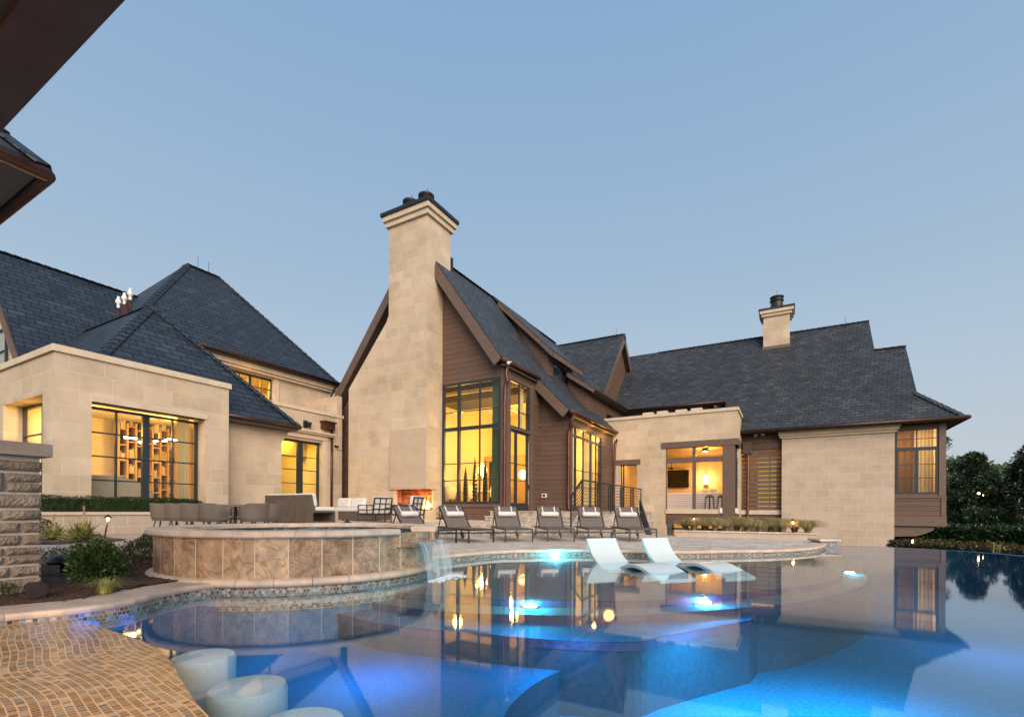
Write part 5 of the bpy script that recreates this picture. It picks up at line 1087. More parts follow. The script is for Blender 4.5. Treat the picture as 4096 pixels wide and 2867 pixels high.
zh = pX(216, 1984, xf - .15).z; t = thing('hedge', 'clipped dark green boxwood hedge in the limestone planter', 'hedge', (xf - .5, 4, zc_))
MB().box((xf - .82, -2.8, zc_ + .01), (xf - .17, yR1 - .35, zh - .05)).build('inner_branches', m_hedge, t)
h = MB()
for _ in range(26000):
    y = U(.5, yR1 - .1); f = R_(); rd = .25 * max(0, (y - (yR1 - .7)) / .6) ** 2
    if f < .6: p = V((xf - .13 + U(-.05, .03) - rd, y, U(zc_ + .01, zh - rd)))
    else: p = V((U(xf - .85, xf - .13), y, zh + U(-.05, .02) - rd + .02 * math.sin(y * 7)))
    h.leaf(p, V((U(-.3, 1), U(-.8, .8), U(-.5, 1))).normalized(), V((U(-1, 1), U(-1, 1), U(-1, 1))), U(.02, .045), U(.012, .022))
h.build('leaves', m_hedge, t)
ga, gb = pz(2703, 2144.5, DZ), pz(3271, 2160, DZ); gv = gb - ga; gn = V((-gv.y, gv.x, 0)).normalized()
t = thing('grass_planter', 'low long stone planter of ornamental grasses at the back of the deck', 'planter', (ga + gb) / 2); MB().ob(ga - V((0, 0, .3)), gv, gn * 1.0, V((0, 0, .46))).build('planter_wall', m_stoneR, t)
MB().ob(ga - gn * .04 - gv.normalized() * .04 + V((0, 0, .16)), gv * 1.012, gn * .22, V((0, 0, .035))).ob(ga - gv.normalized() * .04 + gn * .18 + V((0, 0, .16)), gv.normalized() * .22, gn * .84, V((0, 0, .035))).build('planter_cap', m_deck, t, bevel=.006); MB().ob(ga + gn * .15 + V((0, 0, .158)), gv, gn * .8, V((0, 0, .02))).build('soil', m_mulch, t)
def blades(mb, p, n, h, sp, w, droop=.5, seg=4):
    for _ in range(n):
        a = U(0, 2 * PI); r = U(0, .16 if w > .01 else .06); b = p + V((math.cos(a) * r, math.sin(a) * r, 0)); o = U(.15, 1) * sp; hh = h * U(.6, 1.1); d = V((math.cos(a), math.sin(a), 0)); s = V((-d.y, d.x, 0)) * w * .5; prev = None
        for k in range(seg + 1):
            t_ = k / seg; q = b + d * o * t_ ** 1.6 + V((0, 0, hh * (t_ - droop * t_ ** 3))); ww = s * (1 - .85 * t_); cur = (q - ww, q + ww)
            if prev: mb.poly([prev[0], prev[1], cur[1], cur[0]])
            prev = cur
NG = 12; GL = ['corner clump by the lit path lamp', 'clump just past the first lamp', 'third clump from the lamp end', 'fourth clump from the lamp end', 'fifth clump from the lamp end', 'sixth clump, midway along the planter', 'seventh clump, past midway', 'eighth clump, past midway', 'fourth clump from the pier end', 'third clump from the pier end', 'lamp-lit second clump from the pier end', 'last clump at the pier end']
for k in range(NG):
    c = ga + gv * ((k + .6) / (NG + .3)) + gn * (.5 + U(-.22, .22)) + V((0, 0, .17)); m = MB(); blades(m, c, 750, U(.72, .98), U(.5, .75), .010, .72)
    tag(m.build('ornamental_grass', m_grass), 'tawny ornamental grass in the stone planter, ' + GL[k], 'grass clump', 'ornamental grasses in the long planter')
hatlight(ga + gv * .13 + gn * .35 + V((0, 0, .17)), .40, 'path light in the grass planter at the stairs end', 0, 3.5); hatlight(ga + gv * .845 + gn * .3 + V((0, 0, .17)), .34, 'path light in the grass planter near the stone wall', 0, 6)
# stone pillar at the left edge
cc = pz(160, 2350, .14); sx0, sx1 = cc.x - 1.6, cc.x - .02; py0 = cc.y - .05; ztc, zbc = HC, HC
dd2 = lambda py: pz(165, 2350, .14)
cz1 = pX(188, 1827, sx1 + .08).z; cz2 = pX(188, 1775, sx1 + .08).z
t = thing('stone_pillar', 'rugged split-face stone pillar with a smooth slab on top', 'pillar', (sx1 - .5, py0, .1))
# pillar faces the viewer squarely enough: build it aligned with the sight direction of the pavilion
o_ = pz(165, 2345, .13); ux = V((0, 1, 0)); uy = V((-1, 0, 0)); o_ = V((o_.x, o_.y, .05))
hz1 = HC + ray(165, 1829).z * (o_ - CAM).dot(fwd); hz2 = HC + ray(188, 1778).z * (o_ - CAM).dot(fwd)
MB().ob(o_ - ux * 1.5 + uy * .02, ux * 1.49, uy * .7, V((0, 0, hz1 - .05))).build('mortar_core', m_mort, t)
MB().ob(o_ - ux * 1.6 - uy * .10 + V((0, 0, hz1 - .05)), ux * 1.65, uy * .9, V((0, 0, hz2 - hz1))).build('pillar_cap', M('pillar_slab', (.34, .275, .225), .85, var=.1, bump=.3), t, bevel=.006)
st_ = MB(); z = .02; rows = [.11, .09, .07, .10, .15, .085, .055, .125, .14, .10, .16, .17]
import bmesh
def stone(mb, O, w, h):
    nx, nz = max(2, int(w / .015)), max(2, int(h / .015)); g = {}
    for i in range(nx + 1):
        for j in range(nz + 1):
            e = min(i, nx - i, j, nz - j); dep = .035 + U(-.007, .009) if e > 0 else .004
            if e == 1: dep = .026 + U(-.008, .006)
            ji = U(-.004, .004) if 0 < i < nx else U(-.005, .003) * (1 if i else -1); g[i, j] = O + ux * (w * i / nx + ji) - uy * dep + V((0, 0, h * j / nz + (U(-.004, .004) if 0 < j < nz else 0)))
    for i in range(nx):
        for j in range(nz): mb.poly([g[i, j], g[i + 1, j], g[i + 1, j + 1], g[i, j + 1]])
    for i in range(nx): mb.poly([g[i, 0] + uy * .05, g[i + 1, 0] + uy * .05, g[i + 1, 0], g[i, 0]]); mb.poly([g[i, nz], g[i + 1, nz], g[i + 1, nz] + uy * .05, g[i, nz] + uy * .05])
    for j in range(nz):
        mb.poly([g[nx, j], g[nx, j] + uy * .1, g[nx, j + 1] + uy * .1, g[nx, j + 1]])
zt_ = hz1 - .05; hs = []; zc2 = .0
while zc2 < zt_ - .06:
    h_ = random.choice([.09, .12, .15, .10, .17]); h_ = min(h_, zt_ - zc2 - .02); hs.append((zc2, h_)); zc2 += h_ + .026
for z0_, h_ in hs:
    x = 0.0
    while x < 1.4:
        w_ = random.choice([.13, .2, .27, .34, .42]) * (1.2 if h_ > .13 else 1); w_ = min(w_, 1.47 - x)
        if w_ < .05: break
        if h_ > .13 and R_() < .4: stone(st_, o_ - ux * (x + w_) + V((0, 0, z0_)), w_, h_ * .46); stone(st_, o_ - ux * (x + w_) + V((0, 0, z0_ + h_ * .54)), w_, h_ * .46)
        else: stone(st_, o_ - ux * (x + w_) + V((0, 0, z0_)), w_, h_)
        x += w_ + .024
st_.build('split_stones', m_rough, t, smooth=False)
# pavilion roof overhead and its far corner
zp = 3.0; f1 = pz(0, 535, zp); f2 = pz(0, 122, zp)
pav = thing('pavilion', 'dark brown timber pavilion roof with copper gutter overhead', 'pavilion', (-2, .4, 0))
MB().box((-9, f2.y, zp), (4, f1.y, zp + .3)).build('beam', M('dark_red_brown_beam', (.085, .042, .034), .6, var=.15, nsc=4, bump=.2, bsc=30), pav, bevel=.006)
MB().box((-9, f2.y - .06, zp + .03), (4, f2.y, zp + .3)).build('fascia', m_dark, pav); MB().box((-9, f2.y - 2.5, zp + .12), (4, f2.y - .06, zp + .3)).build('ceiling', m_oak, pav)
tp = pz(190, 700, 3.35); gt = MB()
MB().tube([tp + V((0, 0, 0)), V((tp.x, tp.y - 3, 3.35))], .05, 10).tube([tp, V((tp.x - 4, tp.y, 3.35))], .05, 10).build('gutter', m_copper, pav, smooth=True)
MB().box((tp.x - 4, tp.y - 3, 3.32), (tp.x - .22, tp.y - .22, 3.36)).build('soffit', m_dark, pav)
MB().box((tp.x - 4, tp.y - .22, 3.33), (tp.x - .03, tp.y - .03, 3.38)).box((tp.x - .22, tp.y - 3, 3.331), (tp.x - .03, tp.y - .22, 3.379)).build('fascia', m_brown, pav)
a = V((tp.x, tp.y, 3.40)); k_ = 1.4
MB().prism([a, V((a.x - k_, a.y - k_, a.z + k_ * 1.1)), V((a.x - k_, a.y - 3, a.z + k_ * 1.1)), V((a.x, a.y - 3, a.z))], (0, 0, -.05)).build('roof', m_slate, pav)
MB().prism([a, V((a.x - 4, a.y, a.z)), V((a.x - 4, a.y - k_, a.z + k_ * 1.1)), V((a.x - k_, a.y - k_, a.z + k_ * 1.1))], (0, 0, -.05)).build('roof', m_slate, pav)
hp = a; hq = V((a.x - k_, a.y - k_, a.z + k_ * 1.1)); cc_ = MB(); dq = hq - hp; uu = dq.normalized(); ss = uu.cross(UP).normalized(); u2 = ss.cross(uu)
for k in range(8):
    for sg in (-1, 1): cc_.ob(hp + dq * k / 8 + u2 * .02, dq * .14 - u2 * .015, ss * sg * .1 - u2 * .05, u2 * .012)
cc_.build('ridge_tiles', m_slate, pav)
# garden speakers and uplight
p = pz(150, 2384, .12); q = p + V((0, 0, .055)); e_ = (rgt * .80 - fwd * .60).normalized(); b_ = q - e_ * .30
t = thing('garden_speaker', 'black cylindrical garden speaker lying at the foot of the stone pillar', 'speaker', p); MB().tube([b_, q - e_ * .02, q], [.04, .07, .072], 24).build('speaker_body', m_black, t, smooth=False); MB().tube([q - e_ * .001, q + e_ * .004], [.064, .062], 24).build('grille', M('speaker_grille', (.03, .022, .02), .9, bump=.5, bsc=500), t)
p = pz(262, 2290, .12); t = thing('mushroom_speaker', 'black mushroom-shaped garden subwoofer in the mulch behind the shrub', 'speaker', p)
MB().lathe(p, [(.05, 0), (.05, .10), (.16, .11), (.165, .14), (.15, .18), (.10, .215), (.0, .225)], 24).build('speaker_body', m_black, t, smooth=True)
p = pz(505, 2260, .12); t = thing('garden_stone', 'pale rounded garden fixture behind the green shrub', 'garden fixture', p); MB().lathe(p, [(.07, 0), (.075, .04), (.06, .065), (0, .075)], 16).build('dome', m_whitep, t, smooth=True)
# plants near the pool
def bush(px, py, z, r, h, n, mat, label, name='shrub', l=.05, w=.03, twig=True):
    p = pz(px, py, z); t = thing(name, label, 'shrub', p); m = MB()
    for _ in range(n):
        while True:
            q = V((U(-1, 1), U(-1, 1), U(-1, 1)))
            if q.length < 1: break
        rr_ = q.length ** .45; q = q.normalized() * rr_; ln = 1 + .30 * math.sin(q.x * 5 + px) * math.cos(q.z * 4 + q.y * 5) + (.25 if R_() < .06 else 0)
        pos = p + V((q.x * r * ln, q.y * r * ln, h * .55 + q.z * h * .5 * ln)); d = (V((q.x, q.y, q.z + .5)) + V((U(-.6, .6), U(-.6, .6), U(-.4, .6)))).normalized(); m.leaf(pos, d, V((U(-1, 1), U(-1, 1), U(-1, 1))), l * U(.6, 1.2), w * U(.7, 1.2))
    m.build('leaves', mat, t); s = MB()
    for _ in range(10): a = U(0, 6.28); s.tube([p, p + V((math.cos(a) * r * .3, math.sin(a) * r * .3, h * .4)), p + V((math.cos(a) * r * .75, math.sin(a) * r * .75, h * .85))], [.008, .005, .002], 5)
    s.build('stems', m_trunk, t)
bush(387, 2335, .12, .20, .38, 3800, m_shrub, 'rounded glossy green shrub in the mulch bed', l=.042, w=.024)
bush(255, 2256, .12, .24, .22, 1100, m_holly, 'thin twiggy grey green shrub behind the black subwoofer', l=.025, w=.014)
bush(560, 2246, .12, .24, .28, 2200, m_holly, 'olive shrub pressed against the spa wall', l=.03, w=.018)
bush(590, 2212, .12, .12, .30, 900, m_shrub, 'small dark green shrub at the outer curve of the spa', l=.04, w=.022)
bush(480, 2290, .12, .13, .18, 700, m_holly, 'low loose shrub between the round shrub and the spa', l=.03, w=.018)
bush(172, 2162, PT, .20, .40, 1100, m_holly, 'upright olive shrub beside the pillar and yuccas', l=.04, w=.025)
bush(33, 2372, .12, .045, .08, 120, m_shrub, 'tiny sprig at the foot of the stone pillar', name='sprig', l=.03, w=.015)
def yucca(px, py, n, h, stalk, label):
    p = pz(px, py, PT); t = thing('yucca', label, 'yucca', p); m = MB()
    for k in range(n):
        a = U(0, 2 * PI); d = V((math.cos(a), math.sin(a), 0)); el = U(.12, 1.35); L_ = h * U(.7, 1.05); s = V((-d.y, d.x, 0)) * .026; prev = None
        for j in range(5):
            t_ = j / 4; q = p + V((0, 0, .04)) + (d * math.cos(el) + UP * math.sin(el)) * L_ * t_ - UP * .10 * t_ ** 2 * math.cos(el); w = s * (1.0 if j < 3 else (.6 if j == 3 else .05)); cur = (q - w, q + UP * .004, q + w)
            if prev: m.poly([prev[0], prev[1], cur[1], cur[0]]); m.poly([prev[1], prev[2], cur[2], cur[1]])
            prev = cur
    m.build('leaves', m_yuc, t); m = MB(); q = p + V((0, 0, stalk)); m.tube([p, p + V((.01, 0, stalk * .5)), q], [.012, .010, .008], 6)
    for k in range(60): f = U(.72, 1); b = p + V((0, 0, stalk * f)); m.leaf(b, V((U(-1, 1), U(-1, 1), .8)).normalized(), V((U(-1, 1), U(-1, 1), 0)), .035, .015)
    m.build('flower_stalk', m_stalk, t)
yucca(217, 2163, 60, .42, .52, 'variegated yucca with a short dry flower stalk, nearer the pillar'); yucca(335, 2166, 90, .50, .70, 'variegated yucca with a tall dry flower stalk, nearer the path light')
yucca(300, 2160, 40, .42, .12, 'stalkless variegated yucca rosette between the two flowering ones')
p = pz(425, 2372, .11); m = MB(); blades(m, p, 220, .27, .26, .0055, .62); tag(m.build('grass_tuft', m_yuc), 'small variegated yellow grass tuft by the pool coping', 'grass tuft')
# ================================================================ trees and far planting
def limb(mb, p, d, L, r, depth, tips):
    n = 3; pts = [p]; q = p.copy()
    for k in range(n): d = (d + V((U(-.18, .18), U(-.18, .18), U(-.05, .12)))).normalized(); q = q + d * L / n; pts.append(q.copy())
    mb.tube(pts, [r, r * .85, r * .7, r * .55], 6, False)
    if depth == 0: tips.append(q); return
    for k in range(3):
        a = U(0, 6.28); s = V((math.cos(a), math.sin(a), U(.1, .7))).normalized(); limb(mb, pts[-1 if k else 2], (d * .8 + s * .8).normalized(), L * .66, r * .52, depth - 1, tips)
def tree(px, dist, gz, top_py, wid, n, mat, label, name='tree', cat='tree', l=.22, w=.10, cone=False, open_=.3, group=None):
    p = pD(px, 2045, dist); p.z = gz; H = HC + (2050 - top_py) / F * dist - gz; t = thing(name, label, cat, p, 0, group); tips = []; tk = MB()
    tk.tube([p, p + V((U(-.1, .1), U(-.1, .1), H * .3)), p + V((U(-.2, .2), U(-.2, .2), H * .9))], [H * .028, H * .02, H * .004], 8)
    for k in range(14): a = U(0, 6.28); zq = U(.15, .85) * H; tk.tube([p + V((0, 0, zq)), p + V((math.cos(a) * wid * .25, math.sin(a) * wid * .25, zq + H * .06)), p + V((math.cos(a) * wid * .42 * (1 - .6 * zq / H), math.sin(a) * wid * .42 * (1 - .6 * zq / H), zq + H * .11))], [.05, .03, .01], 5)
    tk.build('trunk', m_trunk, t, smooth=True); m = MB(); cl = []
    for k in range(int(70 if not open_ > .5 else 34)):
        f = U(.04, 1) ** (1.0 if cone else .8); rad = wid * .5 * ((1 - f) ** .7 if cone else math.sin(min(1, f * 1.02) * PI) ** .45) * U(.45, 1.0); a = U(0, 6.28)
        cl.append((p + V((math.cos(a) * rad, math.sin(a) * rad, .05 * H + f * H * .92)), wid * U(.07, .15), U(.6, 1.4)))
    tot = sum(c[1] ** 2 for c in cl)
    for c, r, dn in cl:
        for _ in range(int(n * r * r / tot)):
            q = V((random.gauss(0, 1), random.gauss(0, 1), random.gauss(0, 1))).normalized() * r * U(.55, 1.1); q.z *= .75; d = (q.normalized() + V((U(-.7, .7), U(-.7, .7), U(-.5, .7)))).normalized(); m.leaf(c + q, d, V((U(-1, 1), U(-1, 1), U(-1, 1))), l * U(.6, 1.25), w * U(.7, 1.2))
    m.build('crown', mat, t); return t, cl
G = 'magnolias beyond the pool'
for a in ((3900, 33, -1, 1818, 4.2, 14000, 'dark glossy magnolia next to the brown bay'), (4140, 31, -1, 1795, 5.0, 14000, 'dark glossy magnolia at the photo edge, tallest of the magnolias'), (4020, 38, -1, 1965, 5.0, 7000, 'lower dark magnolia filling the gap behind the two tall ones'), (4420, 30, -1, 1780, 6, 7000, 'dark magnolia past the edge, seen in the water'), (4750, 28, -1, 1760, 6, 6000, 'outer dark magnolia past the edge')):
    t, cl = tree(a[0], a[1], a[2], a[3], a[4], a[5], m_mag, a[6], 'magnolia_tree', group=G, cone=a[0] < 4200)
    if a[0] < 4200:
        m = MB()
        for c, r, dn in cl[:30]:
            for _ in range(9): q = V((random.gauss(0, 1), random.gauss(0, 1), random.gauss(0, 1))).normalized() * r; m.leaf(c + q, q.normalized(), V((U(-1, 1), U(-1, 1), 1)), .17, .09)
        m.build('rusty_leaves', m_magr, t)
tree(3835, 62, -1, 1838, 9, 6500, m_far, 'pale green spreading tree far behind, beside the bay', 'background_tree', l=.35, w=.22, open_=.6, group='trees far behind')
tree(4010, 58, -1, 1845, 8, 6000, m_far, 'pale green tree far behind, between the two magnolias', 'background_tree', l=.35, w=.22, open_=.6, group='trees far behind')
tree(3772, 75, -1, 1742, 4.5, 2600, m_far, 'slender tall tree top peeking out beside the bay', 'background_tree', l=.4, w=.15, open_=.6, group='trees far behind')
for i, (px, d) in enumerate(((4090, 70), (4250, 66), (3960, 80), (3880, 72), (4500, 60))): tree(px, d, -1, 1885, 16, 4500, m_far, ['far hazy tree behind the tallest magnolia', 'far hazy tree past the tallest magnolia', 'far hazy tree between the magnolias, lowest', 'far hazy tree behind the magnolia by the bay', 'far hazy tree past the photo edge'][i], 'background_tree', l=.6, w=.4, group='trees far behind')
def row(name, p0, p1, zb, zt, th, n, mat, label, l, w, cat='hedge'):
    v = p1 - p0; nn = V((-v.y, v.x, 0)).normalized(); t = thing(name, label, cat, (p0 + p1) / 2); m = MB()
    pts = []
    K = 40
    for i in range(K):
        a = p0 + v * (i / K); b = p0 + v * ((i + 1) / K); h = zt - .12 + .12 * math.sin(i * 1.7) * .5
        m.ob(z_(a, zb), z_(b, 0) - z_(a, 0), nn * th, V((0, 0, h - zb)))
    m.build('inner_branches', mat, t); m = MB()
    for _ in range(n):
        s = R_(); q = p0 + v * s; h = zt + .08 * math.sin(s * 60) + .05 * math.sin(s * 143)
        if R_() < .55: q = q - nn * U(-.02, .16); z = U(zb, h)
        else: q = q + nn * U(0, th); z = h + U(-.12, .06)
        m.leaf(V((q.x, q.y, z)), V((U(-.7, .7), U(-.7, .7), U(-.2, 1))).normalized(), V((U(-1, 1), U(-1, 1), U(-1, 1))), l * U(.6, 1.3), w * U(.7, 1.3))
    m.build('leaves', mat, t)
h0 = pD(3540, 2060, 29); h1 = pD(4300, 2060, 22)
row('fern_hedge', z_(h0, 0), z_(h1, 0), -1.0, .02, 1.6, 15000, m_fern, 'dark green leafy hedge below the magnolias', .20, .09)
h0 = pD(3560, 2060, 20.5); h1 = pD(4350, 2060, 14.5)
row('groundcover_hedge', z_(h0, 0), z_(h1, 0), -1.1, -.40, 1.6, 15000, m_cover, 'bronze green low hedge just beyond the vanishing edge', .13, .05)
m = MB(); al = thing('allium', 'pale green bud stems standing beyond the vanishing edge', 'flower', pD(3990, 2180, 12.6) * 1.0)
for k, (px, ty) in enumerate(((3975, 2172), (3979, 2180), (3993, 2182), (4000, 2168), (4003, 2180), (3988, 2190))): b = pD(px - 3, 2215, 12.6); e = pD(px, ty, 12.6); m.tube([b, e], .004, 5).lathe(e, [(0, 0), (.014, .008), (.014, .018), (0, .026)], 8)
m.build('stems', m_yuc, al)
p = pD(3915, 1973, 31.5); t = thing('tree_light', 'warm light glinting through the magnolia leaves', 'lamp', p)
MB().lathe(p, [(0, -.06), (.045, -.04), (.06, 0), (.045, .04), (0, .06)], 12).lathe(p + V((.22, 0, -.12)), [(0, -.025), (.02, -.015), (.025, 0), (.02, .015), (0, .025)], 10).build('bulb', m_lampw, t, smooth=True)
p = pD(3650, 2166, 19.5); t = thing('garden_lamp', 'warm lamp glimmer in the hedge under the bracket', 'lamp', p); MB().lathe(p, [(0, -.07), (.02, -.05), (.025, 0), (.02, .07), (0, .09)], 10).build('bulb', m_lamp, t)
# ================================================================ interiors
def curtain(p0, p1, z0, z1, mat, label, folds=9, amp=.05, flare=0):
    p0, p1 = V(p0), V(p1); v = p1 - p0; n = V((-v.y, v.x, 0)).normalized(); m = MB(); K = folds * 8; rows = []
    for j in range(7):
        s = j / 6; z = z1 + (z0 - z1) * s; e = 1 + flare * s * s; mid = (p0 + p1) / 2
        rows.append([V((q.x, q.y, z)) for q in [mid + v * (i / K - .5) * e + n * amp * math.sin(i / K * folds * 2 * PI + .8 * math.sin(i * .13)) * (.8 + .4 * s) for i in range(K + 1)]])
    for j in range(6):
        for i in range(K): m.poly([rows[j + 1][i], rows[j + 1][i + 1], rows[j][i + 1], rows[j][i]])
    return tag(m.build('curtain', mat, smooth=True), label, 'curtain')
zF = gzb
cx1_ = pY(1997, 1800, YW + .45).x; cx0_ = pY(1967, 1800, YW + .45).x
curtain((cx0_, YW + .5, 0), (cx1_, YW + .5, 0), zF + .03, gzt + .1, m_green, 'long teal drape inside the tall corner window', 5, .05, .35)
curtain((XBY - .35, sy0 + .0, 0), (XBY - .35, sy0 + .35, 0), zF + .03, szt + .05, m_drape, 'pale drape just inside the glass door', 4, .04)
curtain((XBY - .4, sy1 - .35, 0), (XBY - .4, sy1, 0), szm, szt, m_drape, 'short pale drape in the upper window above the glass door', 4, .03)
c0y, c1y = YQ(2370), YQ(2404); curtain((XQ - .5, c0y, 0), (XQ - .5, c1y, 0), qzb, qzt, m_drape, 'ivory drape at the porch end of the window wall', 6, .05)
curtain((XQ - .5, qy0 + .3, 0), (XQ - .5, qy0 + 1.6, 0), qzb, qzt, m_drape, 'ivory drape in the middle of the window wall', 7, .05)
curtain((ww0 + .15, YB + .45, 0), (ww1 - .9, YB + .45, 0), wzb - .1, wzt + .1, m_gold, 'golden sheer curtain filling the bay window', 13, .09)
curtain((ww1 - .95, YB + .55, 0), (ww1 - .1, YB + .55, 0), wzb - .1, wzt + .1, m_drape, 'paler drape gathered at the outer end of the bay window', 6, .05)
curtain((xw - .35, w1 - .42, 0), (xw - .35, w1 - .08, 0), .56, wz + .1, m_drape, 'cream drape at the edge of the study window', 4, .04)
curtain((PH1 - .75, yd + .3, 0), (PH1 - .15, yd + .3, 0), .56, PHZ, m_drape, 'yellow lit drape in the deep side window', 5, .05)
# cypress sculptures
for i, (px, ty) in enumerate(((1862, 1862), (1899, 1822), (1940, 1832))):
    b = pY(px, 2010, YW + 1.4); H = pY(px, ty, YW + 1.4).z - zF; c = V((b.x, b.y, zF)); t = thing('cypress_sculpture', ['shortest dark cypress-shaped sculpture behind the tall window', 'tallest dark cypress-shaped sculpture, middle of the three', 'dark cypress-shaped sculpture closest to the teal drape'][i], 'sculpture', c, 0, 'cypress sculptures indoors')
    pr = [(.10, 0), (.11, H * .1), (.12, H * .35), (.10, H * .6), (.06, H * .8), (.02, H * .93), (0, H)]
    MB().lathe(c, [(r * (1 + .12 * ((k * 7) % 3 - 1)), z) for k, (r, z) in enumerate([(pr[0][0] + (0), H * q / 40) if q == 0 else ((lambda zz: next(a[0] + (b_[0] - a[0]) * (zz - a[1]) / (b_[1] - a[1]) for a, b_ in zip(pr, pr[1:]) if a[1] <= zz <= b_[1] + 1e-6))(H * q / 40), H * q / 40) for q in range(41)])], 12).build('cone', m_black, t)
# table lamp, white chairs, table
b = pY(1930, 1880, 23.2); LB = b.copy(); t = thing('table_lamp', 'glowing table lamp behind the cypress sculptures', 'lamp', (b.x, b.y, zF + .76)); c = V((b.x, b.y, zF + .76)); zg = b.z
lathe_at(t, c, [(.1, 0), (.05, .05), (.07, .2), (.04, .4), (.03, zg - c.z - .25)], m_ceram, 'base'); lathe_at(t, V((b.x, b.y, zg - .3)), [(.16, 0), (.26, .18), (.28, .35), (.18, .6), (.0, .64)], emi('lamp_shade_glow', (1, .62, .22), 4.5), 'shade')
b2 = pX(2093, 1897, -12.2); t = thing('wall_globe', 'round glowing disc lamp seen through the glass door', 'lamp', b2); MB().lathe(b2, [(0, -.28), (.2, -.2), (.28, 0), (.2, .2), (0, .28)], 16).build('globe', emi('globe_glow', (1, .68, .3), 3.5), t, smooth=True)
tb = V((b.x - .3, 22.6, zF)); t = thing('indoor_table', 'long white table indoors behind the tall window', 'table', tb); MB().box((tb.x - 1.6, tb.y - .5, zF + .70), (tb.x + 1.9, tb.y + .9, zF + .75)).build('table_top', m_white, t); MB().box((tb.x - .2, tb.y, zF), (tb.x + .2, tb.y + .4, zF + .7)).build('pedestal', m_cream2, t)
for i, px in enumerate((1800, 1885, 1985)):
    q = pY(px, 2000, 21.2); c = V((q.x, q.y, zF)); t = thing('indoor_chair', ['rounded cream chair indoors near the chimney side', 'rounded cream chair indoors behind the first sculptures', 'rounded cream chair indoors beside the teal drape'][i], 'chair', c, 0, 'cream chairs indoors'); lathe_at(t, c, [(.25, .3), (.32, .45), (.33, .7), (.27, .95), (.18, 1.02), (.1, 1.0)], m_cream2, 'shell', 20); lathe_at(t, c, [(.03, 0), (.03, .3)], m_black, 'stem', 8)
bmz = MB()
for k in range(2): bmz.box((-16.9, 20.2 + k * 3.4, 6.75), (XBY - .3, 19.65 + k * 1.9, 7.09))
bmz.build('interior_beams', m_trunk, house)
MB().box((-15.4, 24.55, gzb), (-14.0, 24.59, gzb + 2.6)).build('interior_doorway', m_tv, house)
# study: shelving, books, chandelier, sofa
xb = XP - 5.05; shy0, shy1 = pX(455, 1800, xb).y, pX(742, 1800, xb).y; t = thing('bookshelf', 'tall oak bookshelf across the back of the study', 'bookshelf', (xb, (shy0 + shy1) / 2, .5)); m = MB(); ncol = 9; cells = []
cwid = (shy1 - shy0) / ncol
for k in range(ncol + 1): m.box((xb, shy0 + cwid * k - .03, .5), (xb + .38, shy0 + cwid * k + .03, 3.9))
for k in range(ncol):
    z = .9 + (k % 2) * .12
    while z < 3.8: m.box((xb, shy0 + cwid * k + .03, z), (xb + .36, shy0 + cwid * (k + 1) - .03, z + .04)); cells.append((k, z + .04)); z += .55
m.build('frame', m_oak, t); MB().box((xb - .02, shy0, .5), (xb, shy1, 3.9)).build('back_panel', m_trunk, t)
for k, z in cells:
    y_ = shy0 + cwid * k + .08; c_ = R_()
    if c_ < .45:
        m = MB(); y = y_ 
        while y < y_ + cwid * U(.3, .8): w_ = U(.02, .05); m.box((xb + .06, y, z), (xb + .30, y + w_ * .92, z + U(.22, .34))); y += w_
        if m.v: tag(m.build('books', random.choice([m_book, m_white, m_cream2, m_tv])), 'row of books in shelf bay %s' % ['one', 'two', 'three', 'four', 'five', 'six', 'seven', 'eight', 'nine'][k] + ' at %.1f metres' % z, 'books', 'books on the study shelves')
    elif c_ < .75:
        tag(MB().lathe((xb + .18, y_ + cwid * .35, z), [(.04, 0), (.08, .08), (.06, .16), (.025, .2), (.035, .26), (0, .25)], 14).build('vase', random.choice([m_ceram, m_white, m_black]), smooth=True), 'small vase in shelf bay %s' % ['one', 'two', 'three', 'four', 'five', 'six', 'seven', 'eight', 'nine'][k] + ' at %.1f metres' % z, 'vase', 'vases on the study shelves')
c = pX(635, 1712, XP - 2.2); zc3 = 4.0; c = V((c.x, c.y, zc3)); t = thing('chandelier', 'brass chandelier with glowing tube lamps in the study', 'chandelier', c); m = MB(); zl = pX(635, 1765, XP - 2.2).z; m.tube([c, V((c.x, c.y, zl))], .015, 6).lathe(c - V((0, 0, .06)), [(.12, .06), (.08, 0), (.02, -.02)], 12)
em = MB()
for k, (a, r, dz) in enumerate(((1.4, .7, 0), (-1.7, .75, .03), (.2, .35, .02), (2.9, .4, .05), (-1.2, .55, -.12), (1.9, .5, .12))):
    e = V((c.x + math.cos(a) * r, c.y + math.sin(a) * r, zl + dz)); s0_ = V((c.x, c.y, zl + dz)); m.tube([s0_, e], .012, 5); u_ = (e - s0_).normalized(); em.tube([e - u_ * .16, e + u_ * .16], .035, 8)
m.build('brass_arms', M('brass', (.55, .38, .16), .25, metal=1), t); em.build('tubes', m_lampw, t)
sx = XP - 1.3; t = thing('curved_sofa', 'curved cream sofa back just inside the study window', 'sofa', (sx, w0 + 1.2, .5)); m = MB(); K = 20
pts = [(sx - .35 * abs(2 * i / K - 1) ** 2.2, w0 - .2 + (w1 - w0 - .45) * i / K, 1.82 - .5 * max(0, (i / K - .35) / .65) ** 3) for i in range(K + 1)]
for i in range(K):
    a, b = pts[i], pts[i + 1]; m.poly([(a[0], a[1], .5), (b[0], b[1], .5), b, a]); m.poly([a, b, (b[0] - .25, b[1], b[2]), (a[0] - .25, a[1], a[2])])
a = pts[-1]; m.poly([(a[0], a[1], .5), (a[0] - .9, a[1] - .1, .5), (a[0] - .9, a[1] - .1, a[2]), a]); m.build('back', m_cream2, t, smooth=True)
